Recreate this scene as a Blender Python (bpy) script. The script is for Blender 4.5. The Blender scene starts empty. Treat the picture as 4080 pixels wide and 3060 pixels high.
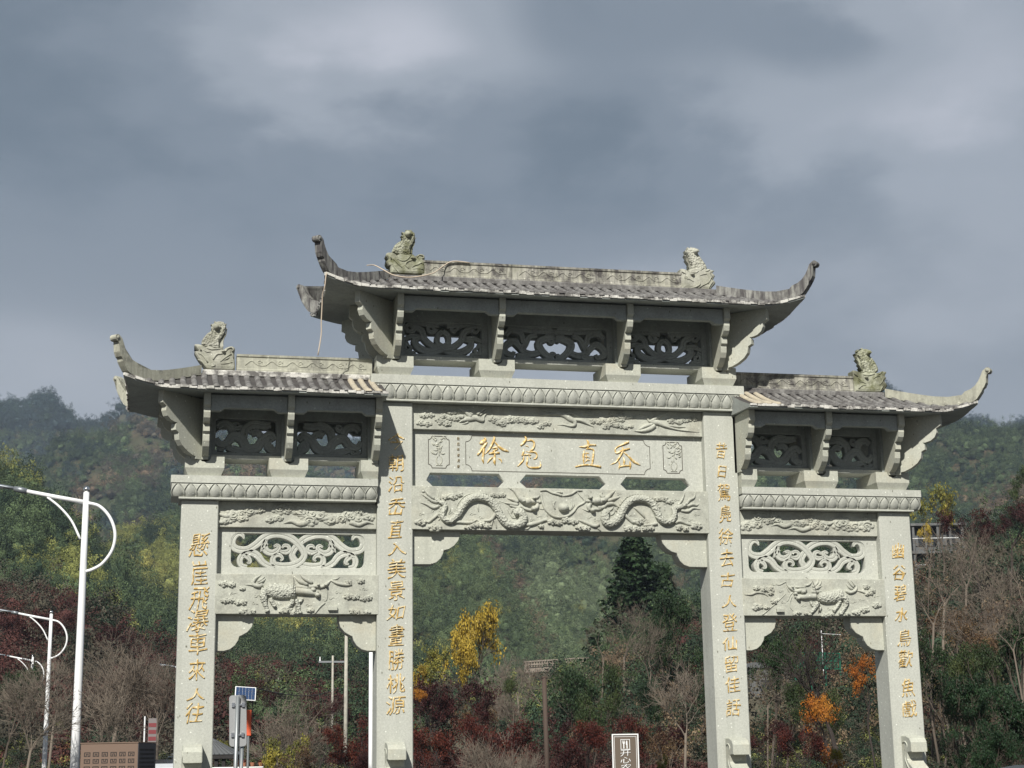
import bpy, bmesh, math, random
import numpy as np
from mathutils import Vector, Matrix, noise as mnoise
S = bpy.context.scene
# ------------------------------------------------------------ camera, world, sun, exposure
F = 6562.03 / 4080.0
CAM = Vector((-5.7242, -22.6711, 1.6))
YAW, PIT, ROL = 0.217344, 0.225214, -0.015694
fwd = Vector((math.sin(YAW)*math.cos(PIT), math.cos(YAW)*math.cos(PIT), math.sin(PIT)))
rgt0 = Vector((math.cos(YAW), -math.sin(YAW), 0)); up0 = rgt0.cross(fwd)
RGT = math.cos(ROL)*rgt0 + math.sin(ROL)*up0
UPV = -math.sin(ROL)*rgt0 + math.cos(ROL)*up0
cd = bpy.data.cameras.new('camera'); cam = bpy.data.objects.new('camera', cd); S.collection.objects.link(cam)
m = Matrix.Identity(4)
for i in range(3):
    m[i][0] = RGT[i]; m[i][1] = UPV[i]; m[i][2] = -fwd[i]; m[i][3] = CAM[i]
cam.matrix_world = m
cd.sensor_width = 36; cd.lens = 36*F; cd.clip_start = 0.2; cd.clip_end = 12000
S.camera = cam

SUN_EL, SUN_AZ = math.radians(40), math.radians(-24)      # azimuth: degrees left of the facade normal, sun behind the viewer
sund = Vector((math.sin(SUN_AZ)*math.cos(SUN_EL), -math.cos(SUN_AZ)*math.cos(SUN_EL), math.sin(SUN_EL)))  # towards the sun
W = bpy.data.worlds.new('World'); S.world = W; W.use_nodes = True
nt = W.node_tree; nt.nodes.clear()
def N(tree, t, **kw):
    n = tree.nodes.new(t)
    for k, v in kw.items(): setattr(n, k, v)
    return n
def setup_world():
    L = nt.links.new
    sky = N(nt, 'ShaderNodeTexSky', sky_type='NISHITA', sun_disc=False)
    sky.sun_elevation = SUN_EL; sky.sun_rotation = math.atan2(sund.x, sund.y)
    sky.air_density = 1.0; sky.dust_density = 2.0; sky.ozone_density = 1.5
    tc = N(nt, 'ShaderNodeTexCoord')
    sep = N(nt, 'ShaderNodeSeparateXYZ'); L(tc.outputs['Generated'], sep.inputs[0])
    def MA(op, a, b=None, c=None):
        n = N(nt, 'ShaderNodeMath', operation=op)
        for i, v in enumerate((a, b, c)):
            if v is None: continue
            if isinstance(v, (int, float)): n.inputs[i].default_value = v
            else: L(v, n.inputs[i])
        return n.outputs[0]
    az = MA('ARCTAN2', sep.outputs[0], sep.outputs[1]); el = MA('ARCSINE', sep.outputs[2])
    cb = N(nt, 'ShaderNodeCombineXYZ'); L(az, cb.inputs[0]); L(el, cb.inputs[1])
    # soft cloud texture on the direction itself (stretched sideways)
    mp = N(nt, 'ShaderNodeMapping'); L(tc.outputs['Generated'], mp.inputs[0]); mp.inputs['Scale'].default_value = (1.0, 1.0, 1.9); mp.inputs['Location'].default_value = CLOUD_LOC; mp.inputs['Rotation'].default_value = (0, -.15, 0)
    n1 = N(nt, 'ShaderNodeTexNoise'); n1.inputs['Scale'].default_value = 4.2; n1.inputs['Detail'].default_value = 7; n1.inputs['Roughness'].default_value = 0.52; n1.inputs['Distortion'].default_value = 0.12
    L(mp.outputs[0], n1.inputs['Vector'])
    fac = MA('MULTIPLY_ADD', n1.outputs[0], 1.05, -0.14)
    # cloud masses: (photograph x, y, half width, half height in photograph pixels, strength)
    wv = MA('MULTIPLY_ADD', n1.outputs[0], 0.16, -0.08)
    CL = [(1650, 130, 560, 300, .40), (3100, 430, 1000, 240, .20), (4100, 150, 420, 500, .20), (3700, 1050, 800, 380, .12), (60, 1560, 560, 260, .34), (200, 500, 800, 520, -.18), (2250, 60, 330, 260, -.20), (1900, 850, 1100, 240, -.14), (3350, 60, 420, 180, -.18), (900, 1150, 500, 200, -.05)]
    for cx, cy, rx, ry, amp in CL:
        d = fwd + RGT*((cx-2040)/6562.03) - UPV*((cy-1530)/6562.03); d.normalize(); a0 = math.atan2(d.x, d.y); e0 = math.asin(d.z)
        du = MA('DIVIDE', MA('ADD', MA('SUBTRACT', az, a0), wv), rx/6562.*1.1); dv = MA('DIVIDE', MA('ADD', MA('SUBTRACT', el, e0), wv), ry/6562.)
        q = MA('ADD', MA('MULTIPLY', du, du), MA('MULTIPLY', dv, dv)); g = MA('EXPONENT', MA('MULTIPLY', q, -1.0)); fac = MA('MULTIPLY_ADD', g, amp, fac)
    r1 = N(nt, 'ShaderNodeValToRGB'); L(fac, r1.inputs[0])
    cr = r1.color_ramp; cr.interpolation = 'EASE'
    k = SKYK
    cr.elements[0].position = 0.12; cr.elements[0].color = (1.10*k, 1.41*k, 1.76*k, 1)
    cr.elements[1].position = 0.90; cr.elements[1].color = (4.3*k, 4.45*k, 4.95*k, 1)
    e = cr.elements.new(0.34); e.color = (1.62*k, 1.93*k, 2.32*k, 1)
    e = cr.elements.new(0.58); e.color = (2.65*k, 2.94*k, 3.36*k, 1)
    hz = N(nt, 'ShaderNodeMapRange'); L(sep.outputs[2], hz.inputs[0]); hz.inputs[1].default_value = 0.13; hz.inputs[2].default_value = 0.33
    hz.inputs[3].default_value = .55; hz.inputs[4].default_value = 0
    m1 = N(nt, 'ShaderNodeMix', data_type='RGBA'); L(hz.outputs[0], m1.inputs[0]); L(r1.outputs[0], m1.inputs[6])
    m1.inputs[7].default_value = (3.3*k, 3.35*k, 3.5*k, 1)
    m2 = N(nt, 'ShaderNodeMix', data_type='RGBA'); m2.inputs[0].default_value = 0.96
    L(sky.outputs[0], m2.inputs[6]); L(m1.outputs[2], m2.inputs[7])
    bg = N(nt, 'ShaderNodeBackground'); bg.inputs[1].default_value = 0.1; L(m2.outputs[2], bg.inputs[0])
    out = N(nt, 'ShaderNodeOutputWorld'); L(bg.outputs[0], out.inputs[0])
SKYK = 1.05
CLOUD_LOC = (0.9, 0.2, 0)
setup_world()
sl = bpy.data.lights.new('sun', 'SUN'); so = bpy.data.objects.new('sun', sl); S.collection.objects.link(so)
sl.energy = 4.8; sl.angle = math.radians(0.8); sl.color = (1.0, 0.96, 0.875)
so.rotation_euler = sund.to_track_quat('Z', 'Y').to_euler(); so.location = (-10, -20, 30)
S.view_settings.view_transform = 'Standard'; S.view_settings.look = 'None'
S.view_settings.exposure = 0.33; S.view_settings.gamma = 1.0; S.view_settings.use_curve_mapping = False
try:
    S.cycles.volume_bounces = 1; S.cycles.max_bounces = 6; S.cycles.volume_step_rate = 4.0
except Exception: pass

# ------------------------------------------------------------ helpers
COL = S.collection
random.seed(7)
def ray(px, py):
    return fwd + RGT*((px-2040)/6562.03) - UPV*((py-1530)/6562.03)
def aty(px, py, y):
    d = ray(px, py); return CAM + d*((y-CAM.y)/d.y)
def atd(px, py, dist):                       # point on that line of sight at horizontal distance dist
    d = ray(px, py); return CAM + d*(dist/math.hypot(d.x, d.y))
KC = {1: (400, 1200, 1200/2212), 2: (1100, 850, 1200/2212), 3: (2200, 900, 1200/2212), 4: (2850, 1300, 1200/2212), 5: (640, 1850, 1000/2212),
      6: (1500, 1500, 1400/2212), 7: (2800, 1950, 1000/2212), 'A': (1350, 1150, 600/2212), 'B': (1900, 1150, 600/2212), 'C': (2450, 1150, 600/2212),
      'D': (1150, 900, 600/2212), 'N1': (1640, 1920, 600/2212), 'N2': (2230, 1920, 600/2212), 'N3': (1640, 1600, 600/2212), 'N4': (2220, 1600, 600/2212),
      'Q1': (850, 2270, 660/2212), 'Q2': (2950, 2290, 580/2212), 'S1': (740, 1250, 240/1659), 'S2': (1520, 890, 200/1508), 'S3': (2680, 960, 200/1580),
      'S4': (3360, 1360, 200/1508), 'H': (3050, 1020, 250/1430), 'G': (420, 1330, 300/1422), 'F': (0, 0, 4080/2212)}
def xz(k, x, y, yy):
    a = KC[k]; p = aty(a[0]+x*a[2], a[1]+y*a[2], yy); return (p.x, p.z)
def tag(o, label=None, cat=None, group=None, kind=None):
    if label: o['label'] = label
    if cat: o['category'] = cat
    if group: o['group'] = group
    if kind: o['kind'] = kind
    return o
def empty(name, loc=(0, 0, 0), rz=0):
    o = bpy.data.objects.new(name, None); COL.objects.link(o); o.location = loc; o.rotation_euler = (0, 0, rz); return o
def link(name, me, mat=None, parent=None):
    if mat is not None and len(me.materials) == 0: me.materials.append(mat)
    o = bpy.data.objects.new(name, me); COL.objects.link(o)
    if parent is not None: o.parent = parent
    return o
def from_bm(name, bm, mat, parent=None, smooth=False):
    bmesh.ops.recalc_face_normals(bm, faces=bm.faces)
    me = bpy.data.meshes.new(name); bm.to_mesh(me); bm.free()
    if smooth:
        for p in me.polygons: p.use_smooth = True
    return link(name, me, mat, parent)
def from_arr(name, v, f, mat, parent=None, smooth=False):
    me = bpy.data.meshes.new(name); me.from_pydata([tuple(a) for a in v], [], [tuple(int(i) for i in a) for a in f]); me.update()
    if smooth: me.polygons.foreach_set('use_smooth', [True]*len(me.polygons))
    return link(name, me, mat, parent)
def box(bm, x0, x1, y0, y1, z0, z1, bev=0.0):
    r = bmesh.ops.create_cube(bm, size=1)
    vs = r['verts']
    for v in vs:
        v.co = Vector(((x0+x1)/2 + v.co.x*(x1-x0), (y0+y1)/2 + v.co.y*(y1-y0), (z0+z1)/2 + v.co.z*(z1-z0)))
    if bev > 0:
        es = list({e for v in vs for e in v.link_edges})
        bmesh.ops.bevel(bm, geom=es, offset=bev, segments=1, affect='EDGES')
    return vs
def prism(bm, pts, a0, a1, axis='y', bev=0.0):
    """extrude 2D polygon. axis y: pts=(x,z) from y=a0 to a1 ; axis x: pts=(y,z) ; axis z: pts=(x,y)"""
    def mk(p, a):
        return (p[0], a, p[1]) if axis == 'y' else ((a, p[0], p[1]) if axis == 'x' else (p[0], p[1], a))
    v0 = [bm.verts.new(mk(p, a0)) for p in pts]; v1 = [bm.verts.new(mk(p, a1)) for p in pts]
    n = len(pts); fs = []
    fs.append(bm.faces.new(v0)); fs.append(bm.faces.new(v1[::-1]))
    for i in range(n): fs.append(bm.faces.new((v0[i], v1[i], v1[(i+1) % n], v0[(i+1) % n])))
    if bev > 0:
        es = list({e for f in fs[:2] for e in f.edges})
        bmesh.ops.recalc_face_normals(bm, faces=fs)
        bmesh.ops.bevel(bm, geom=es, offset=bev, segments=1, affect='EDGES')
    return v0+v1
def tube(bm, pts, rads, n=8, cap=True):
    pts = [Vector(p) for p in pts]; rings = []
    prev = None
    for i, p in enumerate(pts):
        d = (pts[min(i+1, len(pts)-1)] - pts[max(i-1, 0)])
        if d.length < 1e-9: d = Vector((0, 0, 1))
        d.normalize()
        if prev is None:
            a = Vector((0, 0, 1)) if abs(d.z) < .9 else Vector((1, 0, 0)); u = d.cross(a).normalized()
        else:
            u = (prev - d*prev.dot(d)).normalized()
        prev = u; w = d.cross(u)
        r = rads[i] if hasattr(rads, '__len__') else rads
        rings.append([bm.verts.new(p + u*(r*math.cos(2*math.pi*k/n)) + w*(r*math.sin(2*math.pi*k/n))) for k in range(n)])
    for a, b in zip(rings, rings[1:]):
        for k in range(n): bm.faces.new((a[k], a[(k+1) % n], b[(k+1) % n], b[k]))
    if cap:
        bm.faces.new(rings[0][::-1]); bm.faces.new(rings[-1])
def catmull(P, n=6):
    P = [np.array(p, float) for p in P]
    if len(P) < 3:
        return [P[0] + (P[1]-P[0])*t for t in np.linspace(0, 1, n+1)]
    out = []
    Q = [2*P[0]-P[1]] + P + [2*P[-1]-P[-2]]
    for i in range(1, len(Q)-2):
        for t in np.linspace(0, 1, n, endpoint=False):
            out.append(.5*((2*Q[i]) + (-Q[i-1]+Q[i+1])*t + (2*Q[i-1]-5*Q[i]+4*Q[i+1]-Q[i+2])*t*t + (-Q[i-1]+3*Q[i]-3*Q[i+1]+Q[i+2])*t**3))
    out.append(P[-1]); return out
def ribbon(bm, path, y0, h, flat=False, depth=0.1, n=5):
    """path: list of (x, z, halfwidth); raised (half-elliptic) band on plane y=y0 standing h towards -y, or a flat bar of given depth"""
    C_ = catmull(path, n); m_ = len(C_)
    rings = []
    for i, c in enumerate(C_):
        a = C_[max(i-1, 0)][:2]; b = C_[min(i+1, m_-1)][:2]; d = b-a; L = np.linalg.norm(d)
        d = d/L if L > 1e-9 else np.array([1, 0.]); nrm = np.array([-d[1], d[0]]); w = max(c[2], .001)
        if flat:
            prof = [(-1, y0+depth), (-1, y0+.012), (-.8, y0), (-.25, y0), (0, y0+.007), (.25, y0), (.8, y0), (1, y0+.012), (1, y0+depth)]
        else:
            hh = min(h, w*1.5)
            prof = [(-1, y0+.01), (-1, y0-hh*.25), (-.75, y0-hh*.75), (0, y0-hh), (.75, y0-hh*.75), (1, y0-hh*.25), (1, y0+.01)]
        rings.append([bm.verts.new((c[0]+nrm[0]*w*s, yy, c[1]+nrm[1]*w*s)) for s, yy in prof])
    k = len(rings[0])
    for a, b in zip(rings, rings[1:]):
        for j in range(k-1): bm.faces.new((a[j], a[j+1], b[j+1], b[j]))
        if flat: bm.faces.new((a[k-1], a[0], b[0], b[k-1]))
    bm.faces.new(rings[0]); bm.faces.new(rings[-1][::-1])
def spiral(cx, cz, r, w, turns=1.3, a0=0, s=1, r1=0.25):
    n = int(8*turns)+2
    return [(cx+r*(1-(1-r1)*i/(n-1))*math.cos(a0+s*2*math.pi*turns*i/(n-1)), cz+r*(1-(1-r1)*i/(n-1))*math.sin(a0+s*2*math.pi*turns*i/(n-1)), w*(1-.5*i/(n-1))) for i in range(n)]
def dome(bm, x, z, rx, rz, y0, h, n=10, rings=3, rot=0):
    prev = None
    for j in range(rings+1):
        t = j/rings*math.pi/2; R_ = math.cos(t); yy = y0-h*math.sin(t)
        if j == rings: top = bm.verts.new((x, y0-h, z)); [bm.faces.new((prev[k], prev[(k+1) % n], top)) for k in range(n)]; break
        cur = []
        for k in range(n):
            a = 2*math.pi*k/n; ex, ez = rx*R_*math.cos(a), rz*R_*math.sin(a)
            cur.append(bm.verts.new((x+ex*math.cos(rot)-ez*math.sin(rot), yy, z+ex*math.sin(rot)+ez*math.cos(rot))))
        if prev: [bm.faces.new((prev[k], prev[(k+1) % n], cur[(k+1) % n], cur[k])) for k in range(n)]
        prev = cur
# ------------------------------------------------------------ materials
def mat(name, col, rough=.8, metal=0.0, spec=.3):
    m_ = bpy.data.materials.new(name); m_.use_nodes = True
    b = m_.node_tree.nodes['Principled BSDF']
    b.inputs['Base Color'].default_value = (*col, 1); b.inputs['Roughness'].default_value = rough; b.inputs['Metallic'].default_value = metal
    b.inputs['Specular IOR Level'].default_value = spec
    return m_, m_.node_tree, b
def noise_node(t, vec, scale, detail=3, rough=.5, mapping=None):
    n = N(t, 'ShaderNodeTexNoise'); n.inputs['Scale'].default_value = scale; n.inputs['Detail'].default_value = detail; n.inputs['Roughness'].default_value = rough
    if mapping:
        mp = N(t, 'ShaderNodeMapping'); mp.inputs['Scale'].default_value = mapping; t.links.new(vec, mp.inputs[0]); vec = mp.outputs[0]
    t.links.new(vec, n.inputs['Vector']); return n.outputs[0]
def ramp(t, fac, stops, interp='LINEAR'):
    r = N(t, 'ShaderNodeValToRGB'); r.color_ramp.interpolation = interp
    es = r.color_ramp.elements
    while len(es) < len(stops): es.new(.5)
    for e, (p, c) in zip(es, stops): e.position = p; e.color = (*c, 1) if len(c) == 3 else c
    t.links.new(fac, r.inputs[0]); return r.outputs[0]
def mix(t, fac, a, b, mode='MIX'):
    n = N(t, 'ShaderNodeMix', data_type='RGBA', blend_type=mode)
    for s, v in ((0, fac), (6, a), (7, b)):
        if isinstance(v, (int, float)): n.inputs[s].default_value = v
        elif isinstance(v, tuple): n.inputs[s].default_value = (*v, 1)
        else: t.links.new(v, n.inputs[s])
    return n.outputs[2]
def bumpn(t, b, height, strength=.3, dist=.01):
    n = N(t, 'ShaderNodeBump'); n.inputs['Strength'].default_value = strength; n.inputs['Distance'].default_value = dist
    t.links.new(height, n.inputs['Height']); t.links.new(n.outputs[0], b.inputs['Normal'])
def wpos(t):
    return N(t, 'ShaderNodeNewGeometry').outputs['Position']
def stone_mat(name, base=(.455, .466, .427), weather=0.0, streak=0.0, moss=0.0, scales=False, tint=0.0, bump=.25, lo=.44, hi=.62):
    m_, t, b = mat(name, base, .85)
    P = wpos(t)
    big = noise_node(t, P, .9, 4, .6)
    c = ramp(t, big, [(.3, tuple(x*.90 for x in base)), (.7, tuple(x*1.06 for x in base))])
    fine = noise_node(t, P, 38, 4, .7)
    c = mix(t, .35, c, ramp(t, fine, [(.35, (.55, .55, .52)), (.65, (1.15, 1.15, 1.1))]), 'MULTIPLY')
    # pale and dark inclusions
    vo = N(t, 'ShaderNodeTexVoronoi'); vo.inputs['Scale'].default_value = 15; t.links.new(P, vo.inputs['Vector'])
    fl = ramp(t, vo.outputs['Distance'], [(.10, (1, 1, 1)), (.18, (0, 0, 0))])
    sel = N(t, 'ShaderNodeSeparateColor'); t.links.new(vo.outputs['Color'], sel.inputs[0])
    s1 = ramp(t, sel.outputs[0], [(.70, (0, 0, 0)), (.74, (1, 1, 1))]); s2 = ramp(t, sel.outputs[1], [(.80, (0, 0, 0)), (.84, (1, 1, 1))])
    c = mix(t, mix(t, 1.0, fl, s1, 'MULTIPLY'), c, tuple(min(.72, x*1.5) for x in base))
    mpv = N(t, 'ShaderNodeMapping'); mpv.inputs['Scale'].default_value = (1, 1, .45); mpv.inputs['Rotation'].default_value = (0, .4, 0); t.links.new(P, mpv.inputs[0])
    v2 = N(t, 'ShaderNodeTexVoronoi'); v2.inputs['Scale'].default_value = 17; t.links.new(mpv.outputs[0], v2.inputs['Vector'])
    sel2 = N(t, 'ShaderNodeSeparateColor'); t.links.new(v2.outputs['Color'], sel2.inputs[0])
    f2 = ramp(t, v2.outputs['Distance'], [(.08, (1, 1, 1)), (.17, (0, 0, 0))]); s3 = ramp(t, sel2.outputs[2], [(.83, (0, 0, 0)), (.86, (1, 1, 1))])
    c = mix(t, mix(t, 1.0, f2, s3, 'MULTIPLY'), c, (.14, .14, .11))
    rs = noise_node(t, P, 1, 4, .6, mapping=(5.5, 5.5, .35)); c = mix(t, ramp(t, rs, [(.50, (0, 0, 0)), (.72, (.30, .30, .30))]), c, (.26, .27, .235))
    if tint > 0:
        tn = noise_node(t, P, 2.2, 5, .6)
        c = mix(t, ramp(t, tn, [(.5, (0, 0, 0)), (.68, (tint, tint, tint))]), c, (.46, .40, .28))
    if moss > 0:
        mn = noise_node(t, P, 5, 5, .65)
        c = mix(t, ramp(t, mn, [(.42, (0, 0, 0)), (.60, (moss, moss, moss))]), c, (.12, .125, .06))
    if weather > 0:
        wn = noise_node(t, P, 4.5, 6, .7); c = mix(t, ramp(t, wn, [(lo, (0, 0, 0)), (hi, (weather, weather, weather))]), c, (.055, .05, .05))
    if streak > 0:
        sn = noise_node(t, P, 1, 5, .65, mapping=(16, 16, 2.4)); c = mix(t, ramp(t, sn, [(.40, (0, 0, 0)), (.60, (streak, streak, streak))]), c, (.06, .055, .058))
    t.links.new(c, b.inputs['Base Color'])
    if scales:
        v3 = N(t, 'ShaderNodeTexVoronoi'); v3.inputs['Scale'].default_value = 34; t.links.new(P, v3.inputs['Vector'])
        bumpn(t, b, v3.outputs['Distance'], 1.0, .02)
    else:
        bumpn(t, b, noise_node(t, P, 55, 5, .7), bump, .012)
    return m_
M = {}
M['stone'] = stone_mat('stone')
M['stone_warm'] = stone_mat('stone_warm', (.45, .46, .405), tint=.25)
M['relief'] = stone_mat('relief_stone', (.45, .46, .405), weather=.25, tint=.18, bump=.5)
M['scaled'] = stone_mat('scaled_stone', (.45, .46, .405), scales=True)
M['ridge'] = stone_mat('ridge_stone', (.43, .42, .37), weather=.88, streak=.6, moss=.3, lo=.49, hi=.62)
M['hip'] = stone_mat('hip_stone', (.30, .30, .285), weather=.55, streak=.9)
M['ridge_pale'] = stone_mat('ridge_pale_stone', (.42, .42, .35), weather=.55, streak=.25, lo=.52, hi=.66)
M['tile'] = stone_mat('tile_stone', (.27, .265, .26), weather=.88, streak=.45, bump=.8, lo=.38, hi=.66)
M['channel'] = stone_mat('channel_stone', (.07, .068, .066), weather=.9, lo=.35, hi=.55)
M['statue_plain'] = stone_mat('statue_plain', (.46, .46, .40), weather=.3, moss=.35, bump=.7)
M['mossy_plain'] = stone_mat('mossy_plain', (.40, .41, .32), weather=.45, moss=.9, bump=.5)
M['tile_pale'] = stone_mat('tile_mortar', (.48, .43, .34), weather=.35, bump=1.0, lo=.5, hi=.7)
M['drip'] = stone_mat('drip_stone', (.62, .61, .58), weather=.85, bump=.8, lo=.45, hi=.58)
M['statue'] = stone_mat('statue_stone', (.46, .46, .40), weather=.25, moss=.35, scales=True)
M['statue_mossy'] = stone_mat('mossy_statue_stone', (.40, .41, .32), weather=.45, moss=.95, scales=True)
M['soffit'] = stone_mat('shaded_soffit_stone', (.33, .355, .345), weather=.2)  # darker, cooler copy of the stone; eave shade is put into its colour
def gold():
    m_, t, b = mat('gilding', (.62, .40, .10), .4, .12, .5)
    P = wpos(t)
    t.links.new(ramp(t, noise_node(t, P, 22, 3), [(.38, (.46, .30, .09)), (.5, (.60, .42, .16)), (.62, (.76, .66, .44))]), b.inputs['Base Color'])  # palest stop paints the highlights of the strokes into the gold
    bumpn(t, b, noise_node(t, P, 40, 3), .25, .01); return m_
M['gold'] = gold()
M['faded_ink'] = mat('faded_gilding', (.42, .36, .25), .8)[0]
M['groove'] = mat('dark_joint', (.09, .085, .07), .9)[0]
# ------------------------------------------------------------ the ground
D = .458; YC = D/2
X1, X2, X3, X4 = 2.171, 2.671, 4.855, 5.355
# ------------------------------------------------------------ the archway
gate = empty('memorial_archway', (0, YC, 0))
tag(gate, 'carved pale stone memorial archway with four inscribed columns and three tiled roofs', 'archway')
GI = Matrix.Translation((0, -YC, 0))
def gp(o):                                        # parent to the gate keeping world coordinates
    o.parent = gate; o.matrix_parent_inverse = GI; return o
def gpart(name, bm, m_, smooth=False, label=None):
    o = gp(from_bm(name, bm, m_, None, smooth)); 
    if label: o['label'] = label
    return o
def sub(name, bm, m_, parent, smooth=False):      # sub-part: shares the part's frame
    return from_bm(name, bm, m_, parent, smooth)
cols = {}
for key, x0, x1, zt in (('L2', -X4, -X3, 5.145), ('L1', -X2, -X1, 6.60), ('R1', X1, X2, 6.60), ('R2', X3, X4, 5.145)):
    bm = bmesh.new(); box(bm, x0, x1, 0, D, 0, zt, .012)
    cols[key] = gpart('column', bm, M['stone'])
# --- lettering
def glyph_mesh(ch, size, thick=.012, bold=0.0, shear=.10):
    c = bpy.data.curves.new('glyph', 'FONT'); c.body = ch; c.size = size; c.extrude = .005; c.bevel_depth = .0035; c.bevel_resolution = 0; c.offset = bold-.0042
    c.shear = shear; c.resolution_u = 3
    o = bpy.data.objects.new('tmp', c); COL.objects.link(o)
    dg = bpy.context.evaluated_depsgraph_get(); dg.update()
    me = bpy.data.meshes.new_from_object(o.evaluated_get(dg)); bpy.data.objects.remove(o)
    co = np.empty(len(me.vertices)*3); me.vertices.foreach_get('co', co); co = co.reshape(-1, 3)
    mn, mx_ = co.min(0), co.max(0); ctr = (mn+mx_)/2
    return me, co-ctr, mx_-mn
def character(ch, cx, cz, w, h, y, parent, name='character', m_=None, wob=.006, thick=.008, rot=0, shear=.08):
    me, co, sz = glyph_mesh(ch, .3, thick, 0.0, shear)
    sx, sz_ = w/sz[0], h/sz[1]
    out = np.empty_like(co)
    X = co[:, 0]*sx; Z = co[:, 1]*sz_
    # brush-like irregularity: bend strokes slightly
    ph = (ord(ch) % 97)*.37
    X2_ = X + wob*np.sin(Z*38+ph) + .10*Z*np.sin(ph); Z2 = Z + wob*1.2*np.sin(X*34+ph*2) + .08*X
    out[:, 0] = cx+X2_*math.cos(rot)-Z2*math.sin(rot); out[:, 1] = y-co[:, 2]*.9; out[:, 2] = cz+X2_*math.sin(rot)+Z2*math.cos(rot)
    me.vertices.foreach_set('co', out.ravel()); me.update()
    me.materials.clear(); me.materials.append(m_ or M['gold'])
    o = bpy.data.objects.new(name, me); COL.objects.link(o); o.parent = parent
    return o
TXT = [('L2', [('懸', 430, 1177, 42, 50), ('崖', 430, 1238, 36, 52), ('飛', 430, 1294, 40, 48), ('瀑', 427, 1341, 44, 46), ('車', 426, 1390, 40, 46), ('來', 425, 1447, 36, 44), ('人', 423, 1500, 38, 26), ('往', 420, 1540, 38, 42)]),
       ('L1', [('今', 856, 953, 36, 36), ('朝', 855, 1000, 34, 36), ('沿', 855, 1046, 34, 34), ('岙', 856, 1094, 36, 36), ('直', 855, 1143, 30, 40), ('入', 856, 1186, 40, 24), ('美', 856, 1228, 40, 40), ('景', 856, 1276, 36, 38),
               ('如', 856, 1323, 38, 30), ('畫', 856, 1372, 34, 42), ('勝', 855, 1425, 34, 42), ('桃', 855, 1477, 38, 38), ('源', 855, 1523, 40, 38)]),
       ('R1', [('昔', 1558, 973, 26, 36), ('日', 1560, 1019, 20, 26), ('駕', 1563, 1063, 30, 38), ('鳧', 1566, 1110, 28, 38), ('徐', 1567, 1159, 34, 36), ('去', 1570, 1205, 32, 36), ('古', 1572, 1252, 32, 32), ('人', 1575, 1299, 34, 28),
               ('登', 1576, 1345, 34, 38), ('仙', 1577, 1390, 34, 28), ('留', 1580, 1434, 32, 36), ('佳', 1582, 1479, 32, 34), ('話', 1584, 1528, 32, 36)]),
       ('R2', [('幽', 1940, 1190, 30, 34), ('谷', 1942, 1237, 32, 34), ('碧', 1944, 1281, 30, 36), ('水', 1947, 1328, 30, 32), ('鳥', 1953, 1378, 32, 38), ('歡', 1956, 1423, 36, 38), ('魚', 1960, 1485, 32, 40), ('戲', 1963, 1531, 36, 36)])]
for key, L_ in TXT:
    for ch, px, py, w, h in L_:
        x, z = xz('F', px, py, 0); s = 1.844/293*(1.0 if key == 'L2' else 1.05)
        character(ch, x, z, w*s, h*s, -.006, cols[key])
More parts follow.
